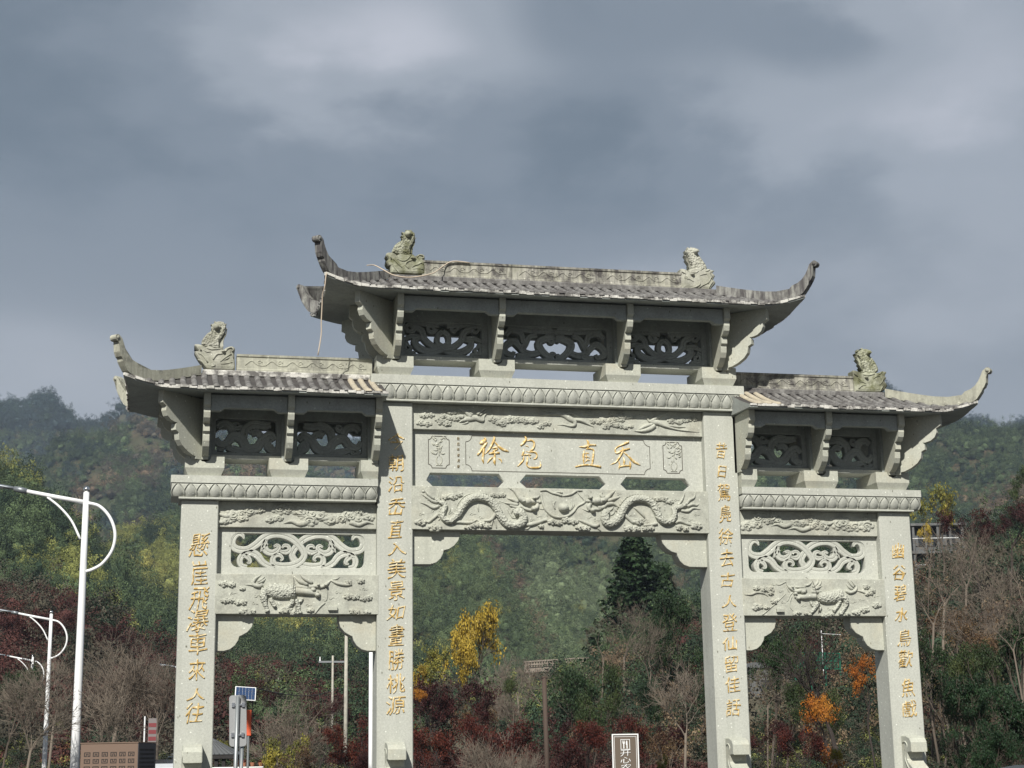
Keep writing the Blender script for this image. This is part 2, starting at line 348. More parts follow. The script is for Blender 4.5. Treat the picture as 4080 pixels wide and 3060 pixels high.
# --- lotus cornices
def cornice(x0, x1, zb, m_, inner=None):
    bm = bmesh.new()
    zt = zb+.372 if zb > 6 else zb+.318
    zg = zb+.245 if zb > 6 else zb+.215                      # groove between petals and cap
    prof_top = [(-.125, zg), (-.125, zt), (D+.125, zt), (D+.125, zg)]
    prism(bm, prof_top, x0, x1, 'x', .006)
    o = gpart('cornice', bm, M['stone'])
    bm = bmesh.new()
    lo = zb+.03; hgt = zg-.006-lo
    prof = [(-.112*math.sin(math.pi/2*t)**.8-.0, lo+hgt*t) for t in np.linspace(.0, 1, 9)]
    prof = [(-.03+a*.72, z) for a, z in prof]
    back = [(D-y, z) for y, z in prof][::-1]
    xe0 = x0+.012; xe1 = x1-.012
    prism(bm, prof+back, xe0, xe1, 'x')
    sub('petal_band', bm, M['stone'], o, True)
    bm = bmesh.new(); box(bm, x0+.11 if x0 < -3 or abs(x0) > 2.7 and x0 < 0 else x0+.02, x1-.11 if x1 > 2.7 else x1-.02, -.075, D+.075, zb, lo-.002, .004)
    sub('lip_moulding', bm, M['stone'], o)
    # petals: every one its own piece
    n = int(round((x1-x0)/(.170 if zb > 6 else .166))); w = (x1-x0-.03)/n
    bm = bmesh.new()
    K_ = 7; G = []
    def surf_y(t):
        return -.03-.72*(.112*math.sin(math.pi/2*max(0, min(1, t)))**.8)
    bmp = bmesh.new()
    # petal field: tapers to a point at the top
    def outline(s):      # half width at height s (0 bottom .. 1 tip)
        q_ = max(0, s-.30)/.70; return (.5*w*.90)*((1-q_**2.1)**.85*(1-.20*math.sin(math.pi*q_)*q_)) if s > .30 else .5*w*.90*(.80+.20*math.sin(s/.30*math.pi/2))
    rows = 8
    g = []
    for i in range(rows+1):
        s = i/rows; t = .04+.90*s; hw = max(outline(s), .001); r = []
        for j in range(K_):
            q = -1+2*j/(K_-1); edge = 1-abs(q)**2.2
            out_ = .002+.030*edge*(1-.55*s)
            r.append(bmp.verts.new((q*hw, surf_y(t)-out_, lo+hgt*t)))
        g.append(r)
    for i in range(rows):
        for j in range(K_-1): bmp.faces.new((g[i][j], g[i][j+1], g[i+1][j+1], g[i+1][j]))
    # rim line around the petal
    for side in (-1, 1):
        rr = []
        for i in range(rows+1):
            s = i/rows; t = .02+.95*s; hw = max(outline(s), .001)+.010
            y = surf_y(t); z = lo+hgt*t
            rr.append([bmp.verts.new((side*(hw-.003), y-.002, z)), bmp.verts.new((side*(hw+.002), y-.017, z)), bmp.verts.new((side*(hw+.009), y-.017, z)), bmp.verts.new((side*(hw+.012), y+.002, z))])
        for a, b in zip(rr, rr[1:]):
            for j in range(3): bmp.faces.new((a[j], a[j+1], b[j+1], b[j]))
    bmesh.ops.recalc_face_normals(bmp, faces=bmp.faces)
    me = bpy.data.meshes.new('petal'); bmp.to_mesh(me); bmp.free()
    for p in me.polygons: p.use_smooth = True
    me.materials.append(M['stone'])
    for i in range(n):
        p = link('petal', me, None, o); p.location.x = x0+.015+w*(i+.5)
    return o
cornice(-2.78, 2.78, 6.603, None)
cornice(-5.506, -2.675, 5.148, None)
cornice(2.675, 5.506, 5.148, None)
# --- friezes, panels, lower beams, braces
def plain(name, x0, x1, y0, z0, z1, m_, y1=None, bev=.006):
    bm = bmesh.new(); box(bm, x0, x1, y0, D-y0 if y1 is None else y1, z0, z1, bev); return gpart(name, bm, m_)
fr_main = plain('frieze', -X1+.001, X1-.001, .08, 6.232, 6.60, M['relief'])
fr_side = {s: plain('frieze', min(s*X2, s*X3)+.001, max(s*X2, s*X3)-.001, .08, 4.79, 5.145, M['relief']) for s in (-1, 1)}
bm_main = plain('dragon_beam', -X1-.02, X1+.02, -.005, 4.786, 5.402, M['relief'])
bm_main['label'] = 'long beam carved with two dragons facing a pearl'
bm_side = {s: plain('beast_beam', min(s*X2, s*X3)-.02, max(s*X2, s*X3)+.02, -.005, 3.598, 4.142, M['relief']) for s in (-1, 1)}
def poly_holes(outer, holes):
    """2D polygon with holes -> faces (list of tris) using the curve fill"""
    c = bpy.data.curves.new('t', 'CURVE'); c.dimensions = '2D'; c.fill_mode = 'BOTH'
    for L_ in [outer]+holes:
        sp = c.splines.new('POLY'); sp.points.add(len(L_)-1); sp.use_cyclic_u = True
        for p, q in zip(sp.points, L_): p.co = (q[0], q[1], 0, 1)
    return c
def slab_with_holes(name, outer, holes, y0, y1, m_):
    c = poly_holes(outer, holes); c.extrude = abs(y1-y0)/2-.006; c.bevel_depth = .006; c.bevel_resolution = 0
    o = bpy.data.objects.new('tmp', c); COL.objects.link(o)
    dg = bpy.context.evaluated_depsgraph_get(); dg.update()
    me = bpy.data.meshes.new_from_object(o.evaluated_get(dg)); bpy.data.objects.remove(o)
    co = np.empty(len(me.vertices)*3); me.vertices.foreach_get('co', co); co = co.reshape(-1, 3)
    out = np.stack([co[:, 0], (y0+y1)/2-co[:, 2], co[:, 1]], 1); me.vertices.foreach_set('co', out.ravel()); me.update()
    me.materials.clear(); me.materials.append(m_)
    return gp(link(name, me))
def rrect(x0, x1, z0, z1, r, n=5):
    P_ = []
    for cx, cz, a in ((x1-r, z1-r, 0), (x0+r, z1-r, 90), (x0+r, z0+r, 180), (x1-r, z0+r, 270)):
        for i in range(n+1):
            t = math.radians(a+90*i/n); P_.append((cx+r*math.cos(t), cz+r*math.sin(t)))
    return P_
# main inscription panel with the three long hexagonal openings
hexes = [[(-1.90, 5.622), (-.90, 5.628), (-.812, 5.518), (-.905, 5.418), (-1.86, 5.418), (-1.957, 5.51)],
         [(-.50, 5.624), (.59, 5.622), (.70, 5.512), (.60, 5.416), (-.49, 5.416), (-.60, 5.512)],
         [(1.0, 5.622), (1.893, 5.618), (1.98, 5.516), (1.88, 5.416), (1.0, 5.416), (.905, 5.51)]]
panel = slab_with_holes('inscription_panel', [(-X1, 5.402), (X1, 5.402), (X1, 6.231), (-X1, 6.231)], hexes, .15, D-.15, M['stone'])
# thin incised frame lines, built as slightly proud fillets
def frame_line(pts, y, w, parent, m_=None, closed=True):
    bm = bmesh.new(); P_ = pts+([pts[0]] if closed else [])
    for a, b in zip(P_, P_[1:]):
        d = Vector((b[0]-a[0], b[1]-a[1])); L = d.length
        if L < 1e-6: continue
        n_ = Vector((-d.y, d.x))/L*w/2
        q = [(a[0]+n_.x, a[1]+n_.y), (a[0]-n_.x, a[1]-n_.y), (b[0]-n_.x, b[1]-n_.y), (b[0]+n_.x, b[1]+n_.y)]
        prism(bm, q, y, y-.004)
    return sub('incised_line', bm, m_ or M['groove'], parent)
def notched(x0, x1, z0, z1, r):
    P_ = []
    for cx, cz, a in ((x1, z1, 270), (x0, z1, 360), (x0, z0, 90), (x1, z0, 180)):
        for i in range(5):
            t = math.radians(a-90*i/4); P_.append((cx+r*math.cos(t), cz+r*math.sin(t)))
    return P_
frame_line(notched(-1.38, 1.37, 5.66, 6.17, .09), .15, .008, panel)
for x0, x1 in ((-1.92, -1.62), (1.575, 1.865)):
    frame_line(notched(x0, x1, 5.69, 6.15, .05), .15, .010, panel)
# the four large gilded characters, brush strokes traced
BRUSH = [
 ('N3', [[(1060,530,6),(1085,560,22),(1035,600,30),(1000,625,10)], [(1110,600,8),(1075,640,22),(1020,720,20),(965,790,12)], [(1060,690,16),(1055,760,18),(1045,850,18),(1058,912,5)],
         [(1205,512,4),(1215,550,18),(1170,650,16),(1120,730,12),(1075,775,3)], [(1205,575,10),(1260,640,14),(1330,700,22),(1425,735,10)],
         [(1180,690,6),(1240,675,16),(1255,700,12),(1190,730,10)], [(1130,770,8),(1200,755,18),(1290,755,14)], [(1215,720,10),(1220,800,16),(1215,880,22),(1228,938,5)], [(1190,820,8),(1150,850,14),(1110,905,6)], [(1265,830,4),(1310,860,12),(1325,900,8)]]),
 ('N3', [[(1660,505,6),(1680,550,18),(1650,600,20),(1600,650,10)], [(1690,580,8),(1760,570,14),(1800,610,16),(1790,680,16),(1740,735,10)], [(1670,650,4),(1700,655,8),(1720,670,4)], [(1650,700,6),(1640,750,14),(1620,800,10)],
         [(1680,730,4),(1730,745,8),(1800,740,14),(1840,780,12),(1830,830,12),(1790,850,6)], [(1620,790,6),(1700,780,12),(1760,790,6)], [(1650,800,6),(1640,860,12),(1600,910,12),(1555,955,6)],
         [(1700,810,8),(1700,870,14),(1690,930,12),(1740,970,14),(1860,970,16),(1895,940,12),(1885,880,3)], [(1720,790,6),(1745,830,10)]]),
 ('N4', [[(430,565,6),(455,600,18),(450,670,16),(440,700,8)], [(320,665,6),(400,665,16),(480,640,14),(570,640,12)], [(400,715,4),(385,780,14),(385,850,14),(395,920,8)], [(420,700,8),(490,695,12),(535,720,12),(525,830,16),(510,940,12)],
         [(400,765,5),(450,760,8),(470,770,4)], [(405,815,5),(440,810,10),(480,830,4)], [(410,890,5),(440,860,12),(480,870,4)], [(265,960,10),(380,935,14),(500,935,14),(640,960,18)], [(430,740,3),(425,800,7),(430,880,7)]]),
 ('N4', [[(1050,590,18),(1000,615,18),(900,660,10),(850,705,10),(880,770,8)], [(845,725,5),(870,760,12),(960,720,16),(1065,690,12)], [(960,670,10),(960,730,16),(920,810,14),(860,890,12),(775,932,3)],
         [(975,740,10),(1050,810,14),(1120,880,22),(1220,935,8)], [(970,820,8),(985,870,16),(975,940,12)], [(905,875,6),(915,930,12),(905,990,8)], [(900,965,8),(980,945,14),(1070,945,10)], [(1065,880,6),(1075,930,16),(1068,995,5)]])]
for k, strokes in BRUSH:
    bm = bmesh.new()
    for st in strokes:
        path = []
        for x, y, w in st:
            a, b = xz(k, x, y, .15); path.append((a, b, w*.271/293))
        ribbon(bm, path, .149, .022, n=4)
    sub('character', bm, M['gold'], panel, True)
for i, ch in enumerate('癸巳年春月書'):
    x, z = xz('N3', 685, 540+i*82, .15); character(ch, x, z, .036, .042, .147, panel, m_=M['faded_ink'], wob=.002, thick=.001)
# flower-vase reliefs left and right of the inscription
def vase(k, cx, top, s=1):
    bm = bmesh.new(); rnd = random.Random(int(cx))
    def q(x, y, w): a, b = xz(k, x, y, .15); return (a, b, w*.271/293)
    ribbon(bm, [q(cx-20, top+300, 6), q(cx-42, top+340, 10), q(cx-35, top+390, 10), q(cx-15, top+420, 8)], .15, .008)
    ribbon(bm, [q(cx+20, top+300, 6), q(cx+42, top+340, 10), q(cx+35, top+390, 10), q(cx+15, top+420, 8)], .15, .008)
    ribbon(bm, [q(cx-45, top+432, 8), q(cx+45, top+436, 8)], .15, .010)
    ribbon(bm, [q(cx, top+300, 6), q(cx-5, top+200, 8), q(cx+10, top+110, 6)], .15, .012)
    for i in range(22):
        x = cx+rnd.uniform(-95, 95); y = top+rnd.uniform(15, 260); a = rnd.uniform(-1, 1); L = rnd.uniform(22, 48)
        ribbon(bm, [q(x-L*math.cos(a), y-L*math.sin(a), 3), q(x, y+8, rnd.uniform(8, 14)), q(x+L*math.cos(a), y+L*math.sin(a), 3)], .15, .014, n=3)
    sub('flower_vase_relief', bm, M['relief'], panel, True)
vase('N3', 405, 500); vase('N4', 1715, 590)
# side panels: window with pierced scroll
side_panel = {}
for s in (-1, 1):
    xs = sorted((s*X2, s*X3)); w0, w1 = (-4.670, -2.822) if s < 0 else (2.822, 4.670)
    hole = rrect(w0, w1, 4.243, 4.722, .10)
    side_panel[s] = slab_with_holes('scroll_panel', [(xs[0], 4.143), (xs[1], 4.143), (xs[1], 4.789), (xs[0], 4.789)], [hole], .15, D-.15, M['stone'])
def mir(p, w0, w1):         # mirror about window centre
    return [((w0+w1)-x, z, w) for x, z, w in p]
def scroll_set(s):
    """traced on the left window in crop 5; second half mirrored; the right window is a copy"""
    def q(x, y, w): a, b = xz(5, x, y, .15); return (a+(0 if s < 0 else 7.492), b, w*.452/293)
    half = [
     [(735,655,8),(722,625,20),(690,612,24),(650,640,28),(632,700,32),(668,745,34),(760,755,36),(840,710,36),(900,660,38),(970,622,36),(1060,620,34),(1150,650,34),(1220,710,32),(1268,790,30),(1240,850,32),(1180,885,34),(1090,898,34),(1010,885,32),(990,840,26),(1010,805,22),(1050,800,20),(1075,830,14),(1055,850,8)],
     [(930,660,18),(915,715,30),(935,765,32),(985,780,30),(1025,760,26),(1045,730,20),(1025,712,16),(998,725,10)],
     [(1045,760,10),(1100,775,24),(1135,755,20),(1125,720,18),(1090,715,16),(1072,738,8)],
     [(760,868,8),(790,860,16),(775,825,22),(730,800,26),(700,840,28),(712,890,24),(760,905,20)],
     [(715,800,20),(780,775,32),(850,800,34),(900,860,30),(960,895,26),(1010,900,20)],
     [(880,770,3),(905,730,20),(935,690,24)]]
    w0, w1 = (-4.670, -2.822) if s < 0 else (2.822, 4.670)
    H_ = [[q(*p) for p in path] for path in half]
    return H_, [mir(p, w0, w1) for p in H_]
for s in (-1, 1):
    A_, B_ = scroll_set(s)
    for k_, (L_, yo) in enumerate(((A_, .155), (B_, .162))):
        for path in L_:
            bm = bmesh.new(); ribbon(bm, path, yo, 0, True, .12, n=5); sub('scroll', bm, M['stone'], side_panel[s])
# braces under the beams
def brace(pts, s=1):
    bm = bmesh.new(); prism(bm, [(x*s, z) for x, z in pts], .10, D-.10, 'y', .006); return gpart('brace', bm, M['stone_warm'])
def arcpts(cx, cz, r, a0, a1, n=7): return [(cx+r*math.cos(math.radians(a0+(a1-a0)*i/n)), cz+r*math.sin(math.radians(a0+(a1-a0)*i/n))) for i in range(n+1)]
big = [(-X1, 4.784), (-1.475, 4.784)] + [(-1.478, 4.72), (-1.51, 4.64), (-1.57, 4.57), (-1.64, 4.525), (-1.715, 4.505), (-1.725, 4.46), (-1.76, 4.39), (-1.82, 4.335), (-1.90, 4.307), (-X1, 4.305)]
for s in (1, -1): brace(big, s)
def small(inner):
    b = inner; return [(b, 3.596), (b+.515, 3.596), (b+.515, 3.52), (b+.49, 3.43), (b+.43, 3.36), (b+.35, 3.315), (b+.325, 3.305), (b+.31, 3.25), (b+.265, 3.18), (b+.20, 3.13), (b+.12, 3.108), (b, 3.108)]
for s in (1, -1):
    brace(small(-X3), s)                              # at the outer column
    brace([(-x, z) for x, z in small(X2)], s)
# --- hairline cracks seen on the two side bays
for k, s, pts in (('Q1', -1, [(1065, 5), (1070, 150), (1062, 300), (1078, 420), (1092, 520), (1088, 585)]), ('Q2', 1, [(1060, 20), (1105, 100), (1125, 230), (1150, 370), (1180, 480), (1190, 590)])):
    bm = bmesh.new(); P3 = []
    for x, y in pts: a, b = xz(k, x, y, -.02); P3.append((a, (-.007 if b < 4.142 else .148)-(.07 if 120 < y < 560 else 0), b))
    tube(bm, P3, .0035, 4); sub('crack', bm, M['groove'], bm_side[s])
# --- drum / scroll stones at the foot of the columns
def foot_stone(x0, x1, ztop=1.88):
    bm = bmesh.new()
    prof = [(0, ztop), (-.16, ztop-.005), (-.27, ztop-.04), (-.32, ztop-.10), (-.32, ztop-.235), (-.17, ztop-.245), (-.155, ztop-.33), (-.20, ztop-.38), (-.32, ztop-.45), (-.42, ztop-.58), (-.50, ztop-.72), (-.55, 0), (0, 0)]
    prism(bm, prof, x0, x1, 'x', .01)
    o = gpart('foot_stone', bm, M['stone_warm'])
    bm = bmesh.new()
    path = [(-.05, ztop-.10, .012), (-.13, ztop-.09, .014), (-.19, ztop-.14, .014), (-.14, ztop-.22, .014), (-.10, ztop-.32, .014), (-.16, ztop-.42, .014), (-.25, ztop-.5, .012)]
    C_ = catmull(path, 4)
    tube(bm, [(x0-.001, c[0], c[1]) for c in C_], .012, 6); sub('carved_line', bm, M['stone_warm'], o, True)
    return o
for px0, px1, py, c0 in ((748, 806, 2962, -X4), (1555, 1625, 2962, -X2), (2905, 2995, 2938, X1), (3605, 3688, 2932, X3)):
    xm = c0+(.235 if c0 < 0 else .245); foot_stone(xm-.125, xm+.125, 1.88)
    bm = bmesh.new(); prof = [(D, 1.88), (D+.18, 1.87), (D+.3, 1.79), (D+.3, 1.64), (D+.17, 1.62), (D+.2, 1.5), (D+.42, 1.3), (D+.5, 0), (D, 0)]
    prism(bm, prof, xm-.11, xm+.11, 'x', .01); gpart('foot_stone', bm, M['stone_warm'])
# ------------------------------------------------------------ upper works: blocks, bracket plates, rails, pierced panels, roofs
def block(xc, w, zb, clip=None):
    x0, x1 = xc-w/2, xc+w/2; t = .045
    if clip is not None:
        if xc < 0: x1 = clip
        else: x0 = clip
    yf, yb = -.125, D+.125; zm = zb+.105; zt = zb+.27 if zb > 6 else zb+.262
    bm = bmesh.new()
    xa = x0+(0 if (clip is not None and xc > 0) else t); xb = x1-(0 if (clip is not None and xc < 0) else t)
    lo = [bm.verts.new(p) for p in ((xa, yf+t, zb), (xb, yf+t, zb), (xb, yb-t, zb), (xa, yb-t, zb))]
    mi = [bm.verts.new(p) for p in ((x0, yf, zm), (x1, yf, zm), (x1, yb, zm), (x0, yb, zm))]
    bm.faces.new(lo[::-1])
    for i in range(4): bm.faces.new((lo[i], lo[(i+1) % 4], mi[(i+1) % 4], mi[i]))
    # upper half with a rounded notch for the bracket plate, front to back
    xn = xc if clip is None else (x1-.06 if xc < 0 else x0+.06)
    r = .085
    if clip is None: prof = [(x0, zm), (x0, zt)] + [(xn-r, zt)] + [(xn-r*math.cos(a), zt-.075*math.sin(a)) for a in np.linspace(.25, math.pi-.25, 7)] + [(xn+r, zt), (x1, zt), (x1, zm)]
    else: prof = [(x0, zm), (x0, zt), (x1, zt), (x1, zm)]
    prism(bm, prof, yf, yb, 'y')
    return gpart('bracket_block', bm, M['stone_warm'])
PROF = [(-.60, .0), (-.605, -.17), (-.555, -.21), (-.56, -.27), (-.535, -.34), (-.49, -.385), (-.43, -.405), (-.405, -.40), (-.425, -.43), (-.425, -.505), (-.385, -.535), (-.385, -.56), (-.375, -.63), (-.335, -.70), (-.27, -.76), (-.20, -.80), (-.155, -.81), (-.15, -.845)]
def plate(x, y_axis_dir, zt, base=(0, 0), th=.088, scale=1.0, name='bracket_plate'):
    """stepped bracket plate in a vertical plane; base point and direction in plan"""
    bx, by = base; dx, dy = y_axis_dir; L = math.hypot(dx, dy); dx /= L; dy /= L; nx, ny = -dy*th/2, dx*th/2
    pts = [(-a*scale, zt+b) for a, b in PROF]
    pts = [(0, zt)] + pts + [(0, zt-.845)]
    bm = bmesh.new()
    f0 = [bm.verts.new((bx+dx*a+nx, by+dy*a+ny, z)) for a, z in pts]; f1 = [bm.verts.new((bx+dx*a-nx, by+dy*a-ny, z)) for a, z in pts]
    bm.faces.new(f0); bm.faces.new(f1[::-1]); n = len(pts)
    for i in range(n): bm.faces.new((f0[i], f1[i], f1[(i+1) % n], f0[(i+1) % n]))
    bmesh.ops.recalc_face_normals(bm, faces=bm.faces)
    o = gpart(name, bm, M['stone_warm'])
    return o
def cloud_stub(bm, *a): pass
PIERCE = {
 'fan': ('A', .12, [[(1120,390,6),(1160,360,20),(1210,370,26),(1215,430,24),(1160,470,20),(1120,440,14)], [(1240,440,10),(1270,560,40),(1330,680,46),(1450,750,46),(1545,770,40)], [(1545,770,40),(1640,750,44),(1760,690,44),(1840,570,42),(1850,440,10)],
         [(1190,640,20),(1190,720,44),(1260,830,48),(1400,880,44),(1520,810,30),(1545,780,20)], [(1570,780,20),(1640,860,40),(1780,890,46),(1900,800,46),(1930,690,36),(1900,650,20)],
         [(1120,790,10),(1080,800,26),(1080,850,34),(1140,870,28),(1180,800,20)], [(1980,790,10),(2020,800,26),(2020,870,34),(1960,900,28),(1920,850,22)],
         [(1440,500,20),(1460,620,44),(1500,720,40),(1545,760,30)], [(1650,510,20),(1640,620,44),(1600,720,40),(1560,760,30)], [(1340,420,18),(1400,470,34),(1480,520,30),(1550,530,20)], [(1740,430,18),(1690,480,34),(1620,520,30),(1550,530,20)],
         [(1010,600,16),(1110,540,24),(1200,580,30),(1250,640,24)], [(2080,640,10),(2000,560,24),(1900,580,30),(1840,640,24)], [(1300,380,18),(1380,380,26),(1440,420,22)], [(1800,400,18),(1720,400,26),(1660,430,22)], [(1900,450,16),(1990,420,26),(2040,480,26),(2000,530,18)]]),
}
def xpat(k, path, yy, dx=0, w=.271):
    out = []
    for x, y, ww in path:
        a, b = xz(k, x, y, yy); out.append((a+dx, b, ww*w/293))
    return out
def scroll_c(cx, cz, r, w, a0, s, turns=1.1): return spiral(cx, cz, r, w, turns, a0, s, .2)
def pierced(x0, x1, zb, kind, parent_name='pierced_panel'):
    """bay between two bracket plates: stone frame, lower rail and pierced scrollwork"""
    xc = (x0+x1)/2; z0, z1 = zb+.375, zb+.86; y0 = YC-.085
    outer = [(x0, zb+.325), (x1, zb+.325), (x1, zb+1.08), (x0, zb+1.08)]
    m_ = .075 if x1-x0 > 1.2 else .06
    o = slab_with_holes(parent_name, outer, [rrect(x0+m_, x1-m_, z0+.0, z1, .05)], y0, y0+.17, M['soffit'])
    w = x1-x0-2*m_; hw = w/2; H_ = z1-z0
    paths = []
    if kind == 'fan':
        for s in (-1, 1):
            paths += [[(xc, z0+.10, .045), (xc+s*hw*.35, z0+.045, .042), (xc+s*hw*.66, z0+.12, .042), (xc+s*hw*.72, z0+.22, .035), (xc+s*hw*.55, z0+.25, .02)],
                      [(xc, z0+.11, .04), (xc+s*hw*.25, z0+.13, .036), (xc+s*hw*.48, z0+.24, .036), (xc+s*hw*.55, z0+.36, .036), (xc+s*hw*.78, z0+.42, .03)],
                      [(xc, z0+.13, .03), (xc+s*hw*.14, z0+.19, .03), (xc+s*hw*.12, z0+.30, .03), (xc, z0+.36, .03)],
                      scroll_c(xc+s*hw*.88, z0+.10, .075, .03, math.pi/2, -s), scroll_c(xc+s*hw*.30, z0+.40, .07, .03, 0, s), scroll_c(xc+s*hw*.86, z0+.40, .075, .03, 0, s),
                      [(xc+s*hw*.70, z0+.03, .02), (xc+s*hw*.84, z0+.01, .03), (xc+s*hw, z0+.02, .03)], [(xc+s*hw*.6, z0+.26, .03), (xc+s*hw*.8, z0+.27, .03), (xc+s*hw*1.0, z0+.22, .02)],
                      [(xc+s*hw*.1, z0+.46, .04), (xc+s*hw*.5, z0+.48, .04), (xc+s*hw*.9, z0+.48, .04)]]
    elif kind == 'wide':
        for s in (-1, 1):
            paths += [[(xc+s*.03, z0+.03, .025), (xc+s*.10, z0+.04, .035), (xc+s*hw*.27, z0+.14, .042), (xc+s*hw*.30, z0+.26, .042), (xc+s*.06, z0+.33, .035), (xc, z0+.27, .015)],
                      scroll_c(xc+s*.05, z0+.055, .05, .022, 0, -s, .9), scroll_c(xc+s*.06, z0+.29, .05, .022, 0, s, .9),
                      [(xc+s*hw*.26, z0+.12, .035), (xc+s*hw*.45, z0+.07, .038), (xc+s*hw*.62, z0+.12, .038), (xc+s*hw*.56, z0+.22, .034), (xc+s*hw*.48, z0+.33, .03), (xc+s*hw*.34, z0+.36, .03)],
                      [(xc+s*hw*.62, z0+.12, .03), (xc+s*hw*.78, z0+.25, .04), (xc+s*hw*.92, z0+.20, .04), (xc+s*hw*.96, z0+.10, .036), (xc+s*hw*.82, z0+.05, .03), (xc+s*hw*.78, z0+.10, .02)],
                      [(xc+s*hw*.52, z0+.04, .02), (xc+s*hw*.62, z0+.03, .034), (xc+s*hw*.74, z0+.04, .03)], scroll_c(xc+s*hw*.56, z0+.05, .05, .025, 0, s, .9),
                      [(xc+s*hw*.60, z0+.24, .03), (xc+s*hw*.66, z0+.38, .034), (xc+s*hw*.84, z0+.42, .034), (xc+s*hw*.95, z0+.34, .03)],
                      [(xc+s*hw*.05, z0+.45, .045), (xc+s*hw*.4, z0+.45, .05), (xc+s*hw*.9, z0+.48, .04)], [(xc, z0+.40, .05), (xc+s*.14, z0+.41, .05)]]
    else:
        # side bays: running vine that weaves through the opening
        s = -1 if kind == 'vineL' else 1
        X = lambda t: xc+s*hw*t
        paths += [[(X(-.95), z0+.20, .03), (X(-.8), z0+.27, .042), (X(-.55), z0+.20, .045), (X(-.35), z0+.08, .05), (X(-.05), z0+.07, .05), (X(.15), z0+.20, .05), (X(.42), z0+.24, .048), (X(.62), z0+.14, .042), (X(.85), z0+.12, .036), (X(.97), z0+.2, .03)],
                  [(X(-.95), z0+.02, .03), (X(-.7), z0+.10, .036), (X(-.78), z0+.2, .03)], [(X(.1), z0+.18, .04), (X(.02), z0+.34, .045), (X(-.25), z0+.42, .045), (X(-.55), z0+.40, .042), (X(-.8), z0+.42, .035)],
                  [(X(.40), z0+.24, .036), (X(.52), z0+.38, .042), (X(.75), z0+.42, .04), (X(.92), z0+.36, .03)], scroll_c(X(.78), z0+.07, .065, .028, 0, -s, 1.1), scroll_c(X(-.82), z0+.09, .065, .028, 0, s, 1.1),
                  [(X(-.1), z0+.05, .03), (X(.15), z0+.03, .04), (X(.4), z0+.05, .04), (X(.62), z0+.08, .03)], [(X(-.55), z0+.21, .03), (X(-.38), z0+.30, .036), (X(-.18), z0+.28, .03)],
                  scroll_c(X(-.2), z0+.33, .06, .03, 0, 1, 1), scroll_c(X(.3), z0+.40, .06, .03, 0, -1, 1)]
    for i, p in enumerate(paths):
        bm = bmesh.new(); ribbon(bm, [(a_, b_, c_*1.32) for a_, b_, c_ in p], y0+.012+.004*(i % 5), 0, True, .11, n=4); sub('scroll', bm, M['soffit'], o)
    bm = bmesh.new(); box(bm, x0, x1, y0-.10, y0+.27, zb+.262, zb+.322, .005); gpart('rail', bm, M['stone'])
    return o
def lintel(x0, x1, zt, y):
    """beam between the plate heads with lowered ends"""
    bm = bmesh.new(); z0 = zt-.155; e = .045
    prof = [(x0, z0-e), (x0+.13, z0-e), (x0+.19, z0), (x1-.19, z0), (x1-.13, z0-e), (x1, z0-e), (x1, zt+.03), (x0, zt+.03)]
    prism(bm, prof, y-.05, y+.05, 'y', .008); return gpart('lintel', bm, M['soffit'])
